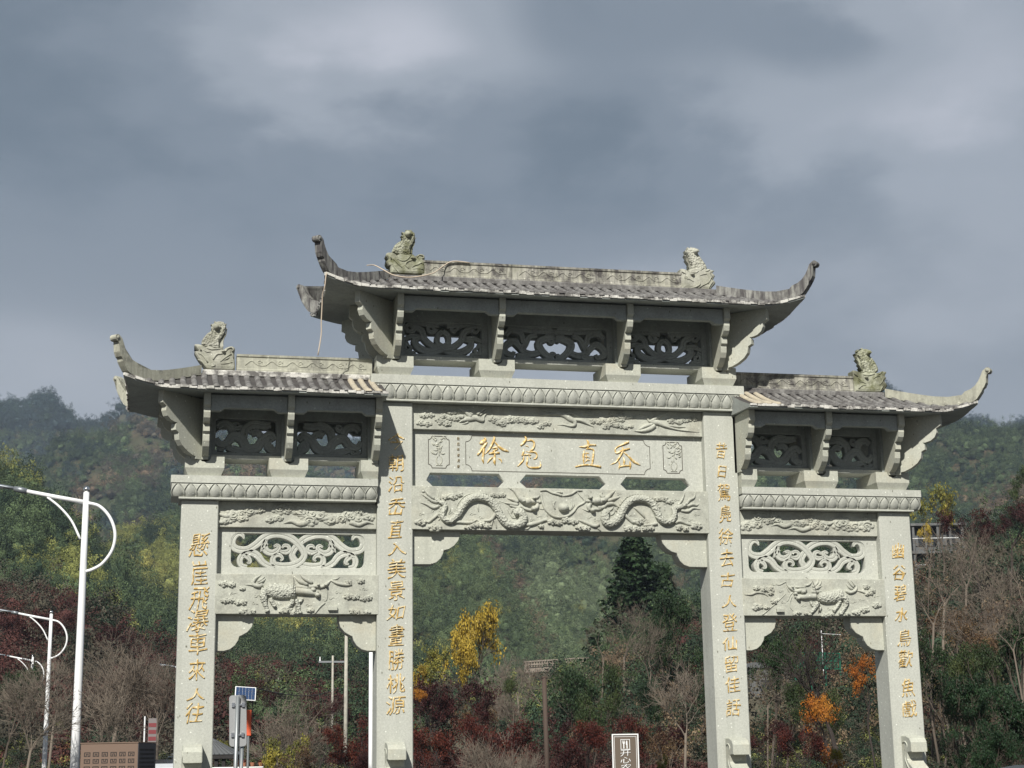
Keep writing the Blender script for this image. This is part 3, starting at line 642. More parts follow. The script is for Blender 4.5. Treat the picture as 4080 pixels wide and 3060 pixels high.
def roof(xa, xb, za, hipL, hipR, zr_shift, pale=None):
    """xa..xb: straight eave extents (corner x where hipped). za: z shift relative to the main roof"""
    Z0 = za
    yf, yb = -.80, D+.80; RUN = YC-yf
    def edge_ab(x, y):
        a = 0.0
        if hipL and x < xa+.55: a = max(a, (xa+.55-x)/.55)
        if hipR and x > xb-.55: a = max(a, (x-(xb-.55))/.55)
        b = max(0, (abs(y-YC)-.50)/(RUN-.50))
        return min(1, a), min(1, b)
    def lift(x, y):
        a, b = edge_ab(x, y); return .135*(a**1.6)*(b**1.6)
    def tt(x, y):
        t = abs(y-YC)/RUN
        if hipL: t = max(t, (xa+RUN-x)/RUN)
        if hipR: t = max(t, (x-(xb-RUN))/RUN)
        return min(1, max(0, t))
    def zs(x, y):
        t = tt(x, y); return Z0+8.505-.425*(1.22*t-.22*t*t)+lift(x, y)
    def warp(x, y):
        a, b = edge_ab(x, y); k = .05*(a**2)*(b**2)
        sx = 0
        if hipL and x < xa+.6: sx = -k
        if hipR and x > xb-.6: sx = k
        return x+sx, y+(k if y > YC else -k)
    nx = int((xb-xa)/.09); ny = 24
    XS = np.linspace(xa, xb, nx+1); YS = np.linspace(yf, yb, ny+1)
    v = []; f = []
    for top in (1, 0):
        for x in XS:
            for y in YS:
                wx, wy = warp(x, y)
                z = zs(x, y)-.01 if top else Z0+8.028+lift(x, y)*1.0+.05*(1-tt(x, y))
                v.append((wx, wy, z))
    n1 = (nx+1)*(ny+1); I = lambda i, j: i*(ny+1)+j
    for i in range(nx):
        for j in range(ny):
            f.append((I(i, j), I(i+1, j), I(i+1, j+1), I(i, j+1))); f.append((n1+I(i, j), n1+I(i, j+1), n1+I(i+1, j+1), n1+I(i+1, j)))
    for i in range(nx): f.append((I(i, 0), n1+I(i, 0), n1+I(i+1, 0), I(i+1, 0))); f.append((I(i, ny), I(i+1, ny), n1+I(i+1, ny), n1+I(i, ny)))
    for j in range(ny): f.append((I(0, j), I(0, j+1), n1+I(0, j+1), n1+I(0, j))); f.append((I(nx, j), n1+I(nx, j), n1+I(nx, j+1), I(nx, j+1)))
    o = gp(from_arr('roof', v, f, M['soffit'])); o.data.materials.append(M['channel'])
    for k_ in range(0, nx*ny*2, 2): o.data.polygons[k_].material_index = 1
    # soffit joints seen from below at the hips
    # tiles: rounded rows running down the slope
    pitch = .146; n = int((xb-xa)/pitch); off = ((xb-xa)-n*pitch)/2
    rnd = random.Random(int(za*10)+int(xa*10))
    def tile_row(path, m_, r=.042):
        bm = bmesh.new(); rings = []
        L = len(path)
        for i, (p, dd) in enumerate(path):
            rr = r*(1+.05*math.sin(i*2.4+p[0]*9)+rnd.uniform(-.04, .04)); side = Vector((dd[1], -dd[0], 0)).normalized()
            ring = []
            for k in range(7):
                a = math.pi*k/6; ring.append(bm.verts.new(Vector(p)+side*(rr*math.cos(a))+Vector((0, 0, rr*.85*math.sin(a)-.004))))
            rings.append(ring)
        for a, b in zip(rings, rings[1:]):
            for k in range(6): bm.faces.new((a[k], a[k+1], b[k+1], b[k]))
        bm.faces.new(rings[-1]); bm.faces.new(rings[0][::-1])
        from_bm('roof_tile', bm, m_, o, True)
    def row(xt, sgn):
        ye = yf if sgn < 0 else yb
        ys = YC+sgn*.10
        if hipL and xt < xa+RUN: ys = YC+sgn*max(.10, (xa+RUN-xt)+.03)
        if hipR and xt > xb-RUN: ys = YC+sgn*max(.10, (xt-(xb-RUN))+.03)
        if abs(ye-ys) < .1: return
        pth = []
        k = max(3, int(abs(ye-ys)/.10))
        for i in range(k+1):
            y = ys+(ye-ys)*i/k+(sgn*.03 if i == k else 0); wx, wy = warp(xt, y if abs(y-YC) <= RUN else ye); pth.append(((wx+rnd.uniform(-.003, .003), wy+(sgn*.03 if i == k else 0), zs(xt, min(max(y, yf), yb))), (0, sgn)))
        m_ = M['tile']
        if pale and pale[0] <= xt <= pale[1]: m_ = M['tile_pale']
        tile_row(pth, m_)
    for i in range(n):
        xt = xa+off+pitch*(i+.5)
        row(xt, -1); row(xt, 1)
    # rows on the hip ends
    for flag, xe, sg in ((hipL, xa, -1), (hipR, xb, 1)):
        if not flag: continue
        nn = int((yb-yf)/pitch)
        for i in range(nn):
            y = yf+((yb-yf)-nn*pitch)/2+pitch*(i+.5); st = RUN-abs(y-YC)-.03
            if st < .12: continue
            k = max(3, int(st/.12)); pth = []
            for j in range(k+1):
                x = xe-sg*st+sg*st*j/k; wx, wy = warp(x, y); pth.append(((wx+(sg*.03 if j == k else 0), wy, zs(x, y)), (sg, 0)))
            tile_row(pth, M['tile'])
    # drip edge: rough pale lips between the tile ends
    bm = bmesh.new()
    def lips(pfun, cnt):
        for i in range(cnt):
            t0, t1 = i/cnt+.04/cnt*rnd.random(), (i+1)/cnt-.04/cnt*rnd.random(); P0, P1 = pfun(t0), pfun(t1)
            d = (P1-P0); nrm = Vector((d.y, -d.x, 0)).normalized()
            h = rnd.uniform(.022, .042); o_ = rnd.uniform(.012, .035)
            vs = [P0, P1, P1+nrm*o_, P0+nrm*o_]
            a = [bm.verts.new(q+Vector((0, 0, .008+rnd.uniform(-.004, .004)))) for q in vs]; b = [bm.verts.new(q-Vector((0, 0, h))) for q in vs]
            bm.faces.new(a); bm.faces.new(b[::-1])
            for k in range(4): bm.faces.new((a[k], b[k], b[(k+1) % 4], a[(k+1) % 4]))
    def ef(x, y):
        wx, wy = warp(x, y); return Vector((wx, wy, Z0+8.075+lift(x, y)))
    cn = int((xb-xa)/.11)
    lips(lambda t: ef(xa+(xb-xa)*t, yf), cn); lips(lambda t: ef(xb-(xb-xa)*t, yb), cn)
    if hipL: lips(lambda t: ef(xa, yb+(yf-yb)*t), 18)
    if hipR: lips(lambda t: ef(xb, yf+(yb-yf)*t), 18)
    from_bm('drip_edge', bm, M['drip'], o)
    # main ridge
    r0 = xa+RUN+.42 if hipL else xa+.10; r1 = xb-RUN-.42 if hipR else xb-.10
    rm = M['ridge'] if zr_shift != 'pale' else M['ridge_pale']
    seg = 3 if r1-r0 > 3 else 1; L = (r1-r0)/seg
    for i in range(seg):
        bm = bmesh.new(); z0, z1 = Z0+8.515, Z0+8.765
        prof = [(-.10, z0), (-.10, z0+.035), (-.085, z0+.05), (-.085, z1-.04), (-.10, z1-.03), (-.105, z1), (.105, z1), (.10, z1-.03), (.085, z1-.04), (.085, z0+.05), (.10, z0+.035), (.10, z0)]
        prism(bm, [(YC+a, b) for a, b in prof], r0+i*L+.003, r0+(i+1)*L-.003, 'x')
        rg = from_bm('ridge', bm, rm, o)
        # shallow vine carving on the face
        bm = bmesh.new(); cnt = int(L/.30); zc = (z0+z1)/2
        for k in range(cnt):
            xk = r0+i*L+.12+k*(L-.2)/max(1, cnt)
            ribbon(bm, [(xk, zc-.03, .006), (xk+.09, zc+.04, .012), (xk+.18, zc-.02, .012), (xk+.28, zc-.03, .006)], YC-.085, .008, n=3)
            ribbon(bm, spiral(xk+.20, zc+.015, .035, .008, 1), YC-.085, .008, n=2)
        from_bm('ridge_carving', bm, rm, o, True)
    # base course under the ridge
    bm = bmesh.new(); e0 = xa+RUN-.05 if hipL else xa; e1 = xb-RUN+.05 if hipR else xb
    box(bm, e0, e1, YC-.16, YC+.16, Z0+8.43, Z0+8.515, .012); from_bm('ridge_base', bm, M['tile'] if zr_shift != 'pale' else M['drip'], o)
    # hip ridges with curled horns
    for flag, xe, sg in ((hipL, xa, -1), (hipR, xb, 1)):
        if not flag: continue
        for ys in (-1, 1):
            H0 = Vector((xe-sg*(RUN-.10), YC+ys*.10, 0)); ce = warp(xe, yf if ys < 0 else yb); H1 = Vector((ce[0], ce[1], 0))
            d = (H1-H0); Lh = d.length; d.normalize(); nrm = Vector((-d.y, d.x, 0))
            # lower/upper outlines in (s,z)
            def surf(s):
                p = H0+d*s; cx = min(max(p.x, xa), xb); cy = min(max(p.y, yf), yb); return zs(cx, cy)
            S_ = [Lh*t for t in (0, .12, .25, .4, .55, .7, .85, .97)]
            lowr = [(s, surf(s)-.01) for s in S_]
            zt_ = surf(Lh*.97)
            hgt = lambda s: .125+.02*(s/Lh)
            uppr = [(s, surf(s)+hgt(s)) for s in S_[:-1]]
            # horn in (s,z) relative to corner
            C0 = Lh
            horn_out = [(C0+.01, zt_+.02), (C0+.055, zt_+.075), (C0+.095, zt_+.13), (C0+.10, zt_+.165), (C0+.135, zt_+.19), (C0+.165, zt_+.25), (C0+.172, zt_+.32), (C0+.180, zt_+.385), (C0+.175, zt_+.41)]
            curl = [(C0+.20+.045*math.cos(math.radians(a)), zt_+.43+.045*math.sin(math.radians(a))) for a in range(-110, 150, 26)]
            horn_in = [(C0+.125, zt_+.43), (C0+.095, zt_+.36), (C0+.055, zt_+.29), (C0+.0, zt_+.225), (C0-.07, zt_+.18), (C0-.16, zt_+.155)]
            outl = lowr + horn_out + curl + horn_in + uppr[::-1]
            # horns stand up along the hip direction; the curl bends in plan a little outwards
            bm = bmesh.new(); th = .055
            A_ = [bm.verts.new(Vector((H0.x, H0.y, 0))+d*s+nrm*th+Vector((0, 0, z))) for s, z in outl]
            B_ = [bm.verts.new(Vector((H0.x, H0.y, 0))+d*s-nrm*th+Vector((0, 0, z))) for s, z in outl]
            fa = bm.faces.new(A_); fb = bm.faces.new(B_[::-1]); k = len(outl)
            for i in range(k): bm.faces.new((A_[i], B_[i], B_[(i+1) % k], A_[(i+1) % k]))
            bmesh.ops.triangulate(bm, faces=[fa, fb])
            hr = from_bm('hip_ridge', bm, M['hip'] if za > -.5 else M['ridge_pale'], o)
            bm = bmesh.new()
            Cq = Vector((H0.x, H0.y, 0))+d*(C0+.20)+Vector((0, 0, zt_+.43))
            bmesh.ops.create_cone(bm, segments=14, radius1=.030, radius2=.026, depth=th*2+.014, cap_ends=True, matrix=Matrix.Translation(Cq) @ nrm.to_track_quat('Z', 'Y').to_matrix().to_4x4())
            from_bm('horn_curl', bm, M['hip'] if za > -.5 else M['ridge_pale'], o, True)
    return o, zs
SIDE_Z = -1.515
roofs = {}
roofs['main'] = roof(-3.46, 3.46, 0.0, True, True, 'dark')
roofs['L'] = roof(-6.10, -2.63, SIDE_Z, True, False, 'pale', pale=(-3.15, -2.6))
roofs['R'] = roof(2.60, 6.10, SIDE_Z, False, True, 'dark', pale=(2.6, 3.1))
ZTM, ZTS = 8.045, 8.045+SIDE_Z-.0
xsM = (-2.425, -.965, .925, 2.395)
for x in (-2.44, -.965, .925, 2.40): block(x, .53, 6.976)
for s in (-1, 1):
    block(s*5.06, .53, 5.467); block(s*3.92, .535, 5.467)
    block(s*2.79, .26, 5.467, clip=s*2.675)
for zt, xs in ((ZTM, xsM), (ZTS, (-5.06, -3.93, -2.725)), (ZTS, (2.70, 3.90, 5.04))):
    for x in xs:
        plate(x, (0, -1), zt, (x, YC-.1)) if False else plate(x, (0, -1), zt, (x, 0))
        plate(x, (0, 1), zt, (x, D))
        bm = bmesh.new(); box(bm, x-.08, x+.08, 0, D, zt-.845, zt, 0.004); gpart('bracket_core', bm, M['soffit'])
    for a, b in zip(xs, xs[1:]):
        for y in (-.50, D+.50): lintel(a+.046, b-.046, zt-.05, y)
for zt, cx, s in ((ZTM, -2.425, -1), (ZTM, 2.395, 1), (ZTS, -5.06, -1), (ZTS, 5.04, 1)):
    for dy, by in ((-1, .0), (1, D)):
        plate(cx, (s, dy), zt, (cx, by), scale=1.45)
    plate(cx, (s, 0), zt, (cx, YC), scale=1.05)
for a, b, k in ((-2.345, -1.045, 'fan'), (-.885, .845, 'wide'), (1.005, 2.315, 'fan')): pierced(a, b, 6.976, k)
for a, b, k in ((-4.98, -4.01, 'vineL'), (-3.85, -2.805, 'vineR'), (2.78, 3.82, 'vineL'), (3.98, 4.96, 'vineR')): pierced(a, b, 5.467, k)
# --- ridge animals (fish-dragons biting the ridge)
def fish_dragon(k, base_y, m_, flip, roof_o, bpx, tpx):
    """outline pieces traced per statue in its own crop; thickness .20"""
    y0 = YC-.10
    def q(x, y): return xz(k, x, y, y0+.03)
    def piece(bm, pts, th=.09, n=4, bev=.016):
        P_ = [q(*p) for p in pts]; C_ = catmull([(a, b, 0) for a, b in P_+[P_[0]]], n)[:-1]
        P2 = [(c[0], c[1]) for c in C_]
        cx = sum(p[0] for p in P2)/len(P2); cz = sum(p[1] for p in P2)/len(P2)
        levels = [(1.0, th-.02), (1.0, -th+.035), (.93, -th+.012), (.78, -th)]
        R_ = []
        for sc, yy in levels: R_.append([bm.verts.new((cx+(x-cx)*sc, YC+yy, cz+(z-cz)*sc)) for x, z in P2])
        m2 = len(P2)
        for a, b in zip(R_, R_[1:]):
            for i in range(m2): bm.faces.new((a[i], a[(i+1) % m2], b[(i+1) % m2], b[i]))
        fs = [bm.faces.new(R_[-1]), bm.faces.new(R_[0][::-1])]
        bmesh.ops.triangulate(bm, faces=fs)
    return q, piece
def sculpt(k, m_, parts, lines, roof_o, eye, spikes, curl):
    q, piece = fish_dragon(k, 0, m_, False, roof_o, None, None)
    plain_ = M['mossy_plain'] if m_ is M['statue_mossy'] else M['statue_plain']
    for name_, pts, th in parts:
        bm = bmesh.new(); piece(bm, pts, th); from_bm('ridge_beast_'+name_, bm, m_ if name_ == 'body' else plain_, roof_o)
    st = roof_o; m_ = plain_
    sc = KC[k][2]/293
    bm = bmesh.new()
    for ln in lines:
        path = []
        for x, y, w in ln: a, b = q(x, y); path.append((a, b, w*sc))
        ribbon(bm, path, YC-.115, .05, n=3)
    for (x, y, rx, rz) in eye:
        a, b = q(x, y); dome(bm, a, b, rx*sc, rz*sc, YC-.12, .05)
    from_bm('face_carving', bm, m_, st, True)
    bm = bmesh.new()
    for (x0, y0_, x1, y1_, x2, y2_) in spikes:
        P_ = [q(x0, y0_), q(x1, y1_), q(x2, y2_)]; prism(bm, P_, YC-.05, YC+.05)
    if spikes: from_bm('back_spine', bm, m_, st)
    bm = bmesh.new(); a, b = q(curl[0], curl[1])
    dome(bm, a, b, curl[2]*sc, curl[2]*sc, YC-.09, .085, 12); ribbon(bm, spiral(a, b, curl[2]*sc*1.15, .016, 1.1), YC-.10, .05, n=3)
    from_bm('tail_curl', bm, m_, st, True)
    return st
RO = {k_: v_[0] for k_, v_ in roofs.items()}
sculpt('S1', M['statue'], [
  ('head', [(560,1530),(360,1270),(255,1090),(250,1045),(360,1040),(240,880),(300,845),(400,860),(520,930),(640,900),(850,970),(1010,950),(1090,1030),(1180,930),(1280,905),(1355,970),(1340,1110),(1350,1300),(1330,1570),(1000,1560),(780,1560)], .115),
  ('body', [(430,860),(440,760),(500,650),(600,540),(700,470),(700,380),(760,270),(900,210),(1040,230),(1110,330),(1100,450),(1020,620),(930,760),(910,960),(700,950),(540,930)], .10),
  ('fin', [(900,950),(930,760),(1020,640),(1100,500),(1130,400),(1140,480),(1050,700),(1035,850),(1030,950)], .05)],
  [[(950,1340,10),(1040,1260,22),(1150,1180,22),(1250,1120,18)], [(1050,1300,8),(1130,1260,24),(1210,1220,8)], [(560,960,10),(700,1000,20),(860,990,20),(1010,970,14)], [(480,1020,8),(580,1070,18),(690,1070,8)], [(750,1280,20),(850,1140,24),(980,1120,20),(1100,1080,14)], [(1260,1110,8),(1290,1180,16),(1300,1240,5)],
   [(1100,1060,16),(1150,980,24),(1260,950,26),(1310,1010,24),(1270,1060,14)], [(350,1100,14),(480,1180,22),(600,1360,20)], [(330,1280,14),(450,1340,22),(560,1500,14)], [(960,1400,10),(1100,1390,16),(1280,1350,10)], [(700,1470,8),(800,1440,20),(760,1380,12)]],
  RO['L'], [(1035, 1060, 60, 38)], [(740,300,690,285,745,270), (800,230,790,190,850,212), (1080,270,1130,260,1090,310), (1120,380,1150,400,1110,440), (1080,520,1120,560,1060,600)], (850, 400, 90))
sculpt('S2', M['statue_mossy'], [
  ('head', [(270,1500),(250,1300),(200,1280),(135,1160),(200,1090),(130,960),(180,890),(310,890),(420,980),(560,930),(750,950),(940,940),(1040,1030),(1130,960),(1220,950),(1290,1030),(1290,1120),(1300,1450),(1240,1540),(800,1540),(500,1520)], .115),
  ('body', [(310,890),(330,800),(400,660),(520,560),(640,490),(660,320),(760,210),(880,210),(990,300),(1000,450),(930,620),(870,740),(855,930),(700,950),(520,940)], .10),
  ('fin', [(850,930),(870,740),(930,620),(1000,450),(1020,400),(1020,560),(950,740),(930,860),(930,930)], .05)],
  [[(910,1350,10),(960,1300,20),(1060,1260,22),(1200,1200,16)], [(1010,1300,6),(1090,1260,20),(1180,1220,6)], [(450,1090,10),(620,1150,22),(760,1110,20),(880,960,14)], [(690,1290,14),(760,1180,24),(900,1130,20),(1040,1090,14)], [(1060,1040,16),(1120,980,22),(1230,990,24),(1260,1050,18),(1200,1080,10)],
   [(290,1070,12),(400,1150,24),(500,1260,22),(600,1350,12)], [(310,1280,10),(420,1400,22),(530,1520,16)], [(1200,1160,8),(1225,1210,14),(1225,1260,4)], [(930,1400,10),(1050,1380,14),(1240,1400,10)], [(700,1200,12),(720,1300,20),(800,1380,12)]],
  RO['main'], [(935, 1075, 85, 36)], [(690,260,620,240,660,310), (650,340,590,360,650,390), (660,430,610,420,650,490), (740,200,740,175,790,205), (880,205,885,165,930,230), (960,280,1010,280,990,340), (1000,420,1050,410,1005,470), (980,540,1030,540,950,600), (940,640,985,650,925,690), (920,730,955,760,915,790)], (790, 350, 110))
sculpt('S3', M['statue'], [
  ('head', [(250,1530),(240,1000),(230,900),(280,890),(370,960),(480,950),(560,880),(750,850),(1000,900),(1120,890),(1220,930),(1300,950),(1250,1020),(1320,1110),(1270,1230),(1340,1340),(1230,1480),(1130,1570),(700,1540)], .115),
  ('body', [(540,900),(560,780),(510,620),(470,450),(440,330),(500,240),(600,210),(720,220),(780,310),(800,420),(900,560),(1000,700),(1080,860),(1000,930),(700,960)], .10),
  ('fin', [(560,890),(500,700),(440,560),(390,430),(420,420),(500,600),(570,760),(620,880)], .05)],
  [[(380,1120,10),(460,1190,22),(560,1260,20),(640,1310,10)], [(380,1180,6),(440,1220,20),(550,1250,6)], [(260,980,10),(320,1020,22),(380,1060,16)], [(820,1120,10),(920,1080,20),(1050,1060,14)], [(850,960,8),(900,900,20),(960,870,8)], [(1000,990,8),(1080,960,22),(1150,920,10)],
   [(1230,1090,10),(1160,1220,22),(1080,1340,22),(900,1430,20),(780,1510,12)], [(1240,1310,10),(1160,1400,20),(1080,1560,14)], [(840,1300,16),(820,1400,26),(700,1470,22),(540,1510,12)], [(560,1010,10),(700,1020,20),(800,960,12)], [(340,1130,6),(355,1180,14),(360,1220,4)]],
  RO['main'], [(590, 1080, 80, 42)], [(440,290,400,290,430,370), (480,240,490,175,530,225), (575,210,590,170,625,210), (430,440,380,430,455,560), (470,600,415,580,530,740), (520,770,500,770,555,870)], (705, 360, 90))
sculpt('S4', M['statue_mossy'], [
  ('head', [(330,1520),(290,1100),(270,900),(320,890),(430,960),(540,960),(700,940),(950,960),(1080,940),(1150,910),(1280,930),(1240,1040),(1280,1110),(1230,1200),(1300,1340),(1180,1500),(1000,1550),(700,1540)], .115),
  ('body', [(560,960),(580,850),(540,700),(500,520),(430,400),(480,290),(600,230),(740,240),(790,320),(790,440),(900,560),(990,700),(1050,860),(960,960),(750,1010)], .10),
  ('fin', [(620,940),(520,760),(450,560),(400,420),(440,420),(540,600),(660,860)], .05)],
  [[(400,1110,10),(470,1180,22),(570,1250,20),(650,1290,10)], [(400,1180,6),(470,1220,20),(580,1260,6)], [(300,980,10),(350,1030,22),(400,1070,16)], [(860,1150,10),(940,1080,20),(1060,1060,14)], [(980,1040,8),(1060,990,22),(1140,920,10)],
   [(1170,1130,10),(1120,1240,22),(1050,1330,14)], [(1180,1330,10),(1120,1420,20),(1060,1530,14)], [(650,1330,10),(520,1350,20),(430,1430,18),(500,1380,8)], [(560,1020,14),(700,1040,24),(900,1000,16)]],
  RO['R'], [(650, 1110, 70, 40)], [(390,350,370,350,450,500), (440,290,450,230,490,290), (520,220,580,180,610,225), (420,520,400,530,510,650), (480,680,470,680,535,755), (500,790,500,790,550,870)], (725, 370, 85))
HAZE = 0.00014
# ------------------------------------------------------------ terrain: valley floor, hills, mountains
def lerp_list(L_, x):
    return float(np.interp(x, [a for a, _ in L_], [b for _, b in L_]))
HZ = lambda px: 3033-(px-2040)*.0157
def elev(px, py):
    d = ray(px, py); return d.z/math.hypot(d.x, d.y)
def az_of(px):
    d = ray(px, 3033); return math.atan2(d.x, d.y)
def ph_of(px, py):                # horizon column lying under an image point (verticals converge upwards in the photograph)
    d = ray(px, py); a = math.atan2(d.x, d.y); return float(np.interp(a, AZT, PHT))
PHT = np.linspace(-2500, 7000, 400)
AZT = np.array([math.atan2(ray(q, 3033-(q-2040)*.0157).x, ray(q, 3033-(q-2040)*.0157).y) for q in PHT])
LAYERS = {  # name: (near distance, crest distance, crest line in the photograph)
 'F1': (950, 1650, [(-900, 1526), (0, 1618), (120, 1614), (200, 1606), (260, 1638), (340, 1678), (450, 1694), (520, 1681), (600, 1686), (850, 1731), (1400, 1746), (1700, 1816), (2300, 1856), (3000, 1808), (3125, 1776), (3350, 1658), (3545, 1570), (3650, 1598), (3780, 1633), (3900, 1648), (4050, 1670), (4300, 1708), (5000, 1808)]),
 'F2': (620, 1050, [(-900, 2200), (-300, 2100), (0, 1995), (95, 1930), (200, 1870), (400, 1775), (589, 1698), (700, 1672), (850, 1690), (1000, 1765), (1150, 1855), (1250, 1930), (1500, 2050), (1800, 2200), (2400, 2500)]),
 'F3': (420, 900, [(1000, 2300), (1650, 2030), (2100, 1952), (2200, 1895), (2500, 1868), (2900, 1810), (3200, 1840), (3400, 1790), (3600, 1720), (3800, 1760), (4000, 1800), (4300, 1850), (5000, 1950)]),
 'N5': (330, 600, [(-200, 2500), (380, 2270), (500, 2140), (700, 2095), (1000, 2090), (1500, 2100), (1800, 2135), (1900, 2210), (2000, 2340), (2100, 2450), (2300, 2640), (2600, 2700)]),
 'N4': (170, 330, [(-900, 1800), (-300, 1860), (0, 1935), (100, 1965), (200, 2050), (330, 2170), (450, 2275), (600, 2430), (750, 2520), (900, 2540), (1100, 2580), (1300, 2600), (1500, 2640), (1800, 2760), (2200, 2900)]),
 'N6': (80, 150, [(-900, 2380), (0, 2420), (100, 2440), (250, 2420), (400, 2500), (550, 2610), (700, 2680), (1000, 2740), (1400, 2790), (1700, 2830), (2000, 2860), (2300, 2840)]),
 'E1': (62, 135, [(2000, 2900), (2300, 2770), (2450, 2640), (2600, 2560), (2800, 2480), (3000, 2370), (3300, 2290), (3600, 2260), (3800, 2210), (4080, 2120), (4500, 2050), (5000, 2000)]),
}
LZ = {}
for k_, (r0_, rc_, L_) in LAYERS.items():
    LZ[k_] = [(ph_of(px, py), 1.6+rc_*elev(px, py)) for px, py in L_]
def zlayer(k_, px, r):
    r0_, rc_, _ = LAYERS[k_]; zc = lerp_list(LZ[k_], px)
    if r <= r0_: return -3
    if r <= rc_: t = (r-r0_)/(rc_-r0_); return zc*(t*.75+.25*t*t*(3-2*t)) if zc > 0 else 0
    return zc-(r-rc_)*.45
def fade_px(k_, px):
    L_ = LAYERS[k_][2]; return 1.0
def zgrid(PX, R_):
    Z = np.zeros(PX.shape)
    for k_, (r0_, rc_, L_) in LAYERS.items():
        zc = np.interp(PX, [a for a, _ in LZ[k_]], [b for _, b in LZ[k_]])
        t = np.clip((R_-r0_)/(rc_-r0_), 0, 1); z = np.where(R_ <= rc_, zc*(t*.75+.25*t*t*(3-2*t)), zc-(R_-rc_)*.45)
        ok = (R_ > r0_)
        if L_[0][0] > -800: ok &= PX > LZ[k_][0][0]
        if L_[-1][0] < 4900: ok &= PX < LZ[k_][-1][0]
        Z = np.where(ok, np.maximum(Z, z), Z)
    u = PX*.004; v = np.log(np.maximum(R_, 30))*9
    W_ = (np.sin(u*1.7+v*.9)+np.sin(u*.6-v*1.9+1.3)+.6*np.sin(u*4.1+v*3.3))*.012*R_*np.clip((R_-150)/400, 0, 1)*np.clip(Z/30, 0, 1)
    return Z+W_*.5
def wxy(px, r):
    a = np.interp(px, PHT, AZT); return CAM.x+r*np.sin(a), CAM.y+r*np.cos(a)
def px_from_xy(x, y):
    return float(np.interp(math.atan2(x-CAM.x, y-CAM.y), AZT, PHT))
def ground(x, y):
    r = math.hypot(x-CAM.x, y-CAM.y); px = px_from_xy(x, y)
    if abs(math.atan2(x-CAM.x, y-CAM.y)-YAW) > 1.2: return 0.0
    return float(zgrid(np.array([px]), np.array([r]))[0])
pxs = np.linspace(-900, 5000, 240); rs = np.concatenate([np.linspace(60, 200, 50)[:-1], np.geomspace(200, 1900, 120)])
PXg, Rg = np.meshgrid(pxs, rs, indexing='ij'); Zg = zgrid(PXg, Rg); Xg, Yg = wxy(PXg, Rg)
Zg[:, 0] = -.4; 
nn_, mm_ = PXg.shape
vv = np.stack([Xg.ravel(), Yg.ravel(), Zg.ravel()-.02], 1)
ii, jj = np.meshgrid(np.arange(nn_-1), np.arange(mm_-1), indexing='ij'); b_ = (ii*mm_+jj).ravel()
ff = np.stack([b_, b_+mm_, b_+mm_+1, b_+1], 1)
m_, t, b = mat('hill_soil', (.07, .06, .04), .95)
P_ = wpos(t); t.links.new(ramp(t, noise_node(t, P_, .03, 6, .6), [(.35, (.030, .042, .018)), (.5, (.06, .055, .028)), (.65, (.085, .062, .035))]), b.inputs['Base Color'])
hills = from_arr('hills', vv, ff, m_, None, True); tag(hills, kind='structure')
m_, t, b = mat('ground_soil', (.06, .05, .04), .95)
P_ = wpos(t); t.links.new(ramp(t, noise_node(t, P_, .4, 6, .6), [(.4, (.035, .038, .022)), (.6, (.065, .052, .036))]), b.inputs['Base Color'])
bm = bmesh.new(); R0 = 3000
vs_ = [bm.verts.new(p) for p in ((-R0, -R0, -.05), (R0, -R0, -.05), (R0, R0, -.05), (-R0, R0, -.05))]; bm.faces.new(vs_)
tag(from_bm('ground', bm, m_), kind='structure')
m_, t, b = mat('asphalt', (.055, .055, .055), .9); P_ = wpos(t); bumpn(t, b, noise_node(t, P_, 60, 4), .3, .01)
bm = bmesh.new(); vs_ = [bm.verts.new(p) for p in ((-30, -60, -.03), (26, -60, -.03), (26, 28, -.03), (-30, 28, -.03))]; bm.faces.new(vs_)
tag(from_bm('road', bm, m_), kind='structure')
bm = bmesh.new(); box(bm, -5.9, 5.9, -1.1, D+1.1, -.03, .09, .02); tag(from_bm('pavement', bm, mat('granite_paving', (.10, .10, .095), .8)[0]), kind='structure')

# ------------------------------------------------------------ foliage materials
def leaf_mat(name, cols, rough=.6, attr=None, scale=.5, rnd=.5, trans=.25):
    m_, t, b = mat(name, cols[0], rough, spec=.25)
    if attr:
        a = N(t, 'ShaderNodeAttribute', attribute_type='INSTANCER'); a.attribute_name = attr; c = a.outputs['Color']
        oi = N(t, 'ShaderNodeObjectInfo'); rr = oi.outputs['Random']
        hs = N(t, 'ShaderNodeHueSaturation'); t.links.new(c, hs.inputs['Color'])
        mr = N(t, 'ShaderNodeMapRange'); t.links.new(noise_node(t, wpos(t), scale, 3), mr.inputs[0]); mr.inputs[1].default_value = .3; mr.inputs[2].default_value = .7; mr.inputs[3].default_value = .65; mr.inputs[4].default_value = 1.35
        t.links.new(mr.outputs[0], hs.inputs['Value']); c = hs.outputs[0]
    else:
        n = len(cols); st = [(.32+.36*i/(n-1), cols[i]) for i in range(n)] if n > 1 else [(.5, cols[0])]
        g = N(t, 'ShaderNodeNewGeometry')
        c1 = ramp(t, noise_node(t, g.outputs['Position'], scale, 4, .6), st)
        c2 = ramp(t, g.outputs['Random Per Island'], [(0, tuple(.6 for _ in range(3))), (1, (1.35, 1.35, 1.3))])
        c = mix(t, 1.0, c1, c2, 'MULTIPLY')
    t.links.new(c, b.inputs['Base Color'])
    if trans > 0:
        tr = N(t, 'ShaderNodeBsdfTranslucent'); t.links.new(c, tr.inputs[0]); mx_ = N(t, 'ShaderNodeMixShader'); mx_.inputs[0].default_value = trans
        out = t.nodes['Material Output']; t.links.new(b.outputs[0], mx_.inputs[1]); t.links.new(tr.outputs[0], mx_.inputs[2]); t.links.new(mx_.outputs[0], out.inputs[0])
    return m_
M['canopy'] = leaf_mat('canopy_leaves', [(.05, .07, .03)], attr='tint', scale=.6, trans=.0, rough=.8)
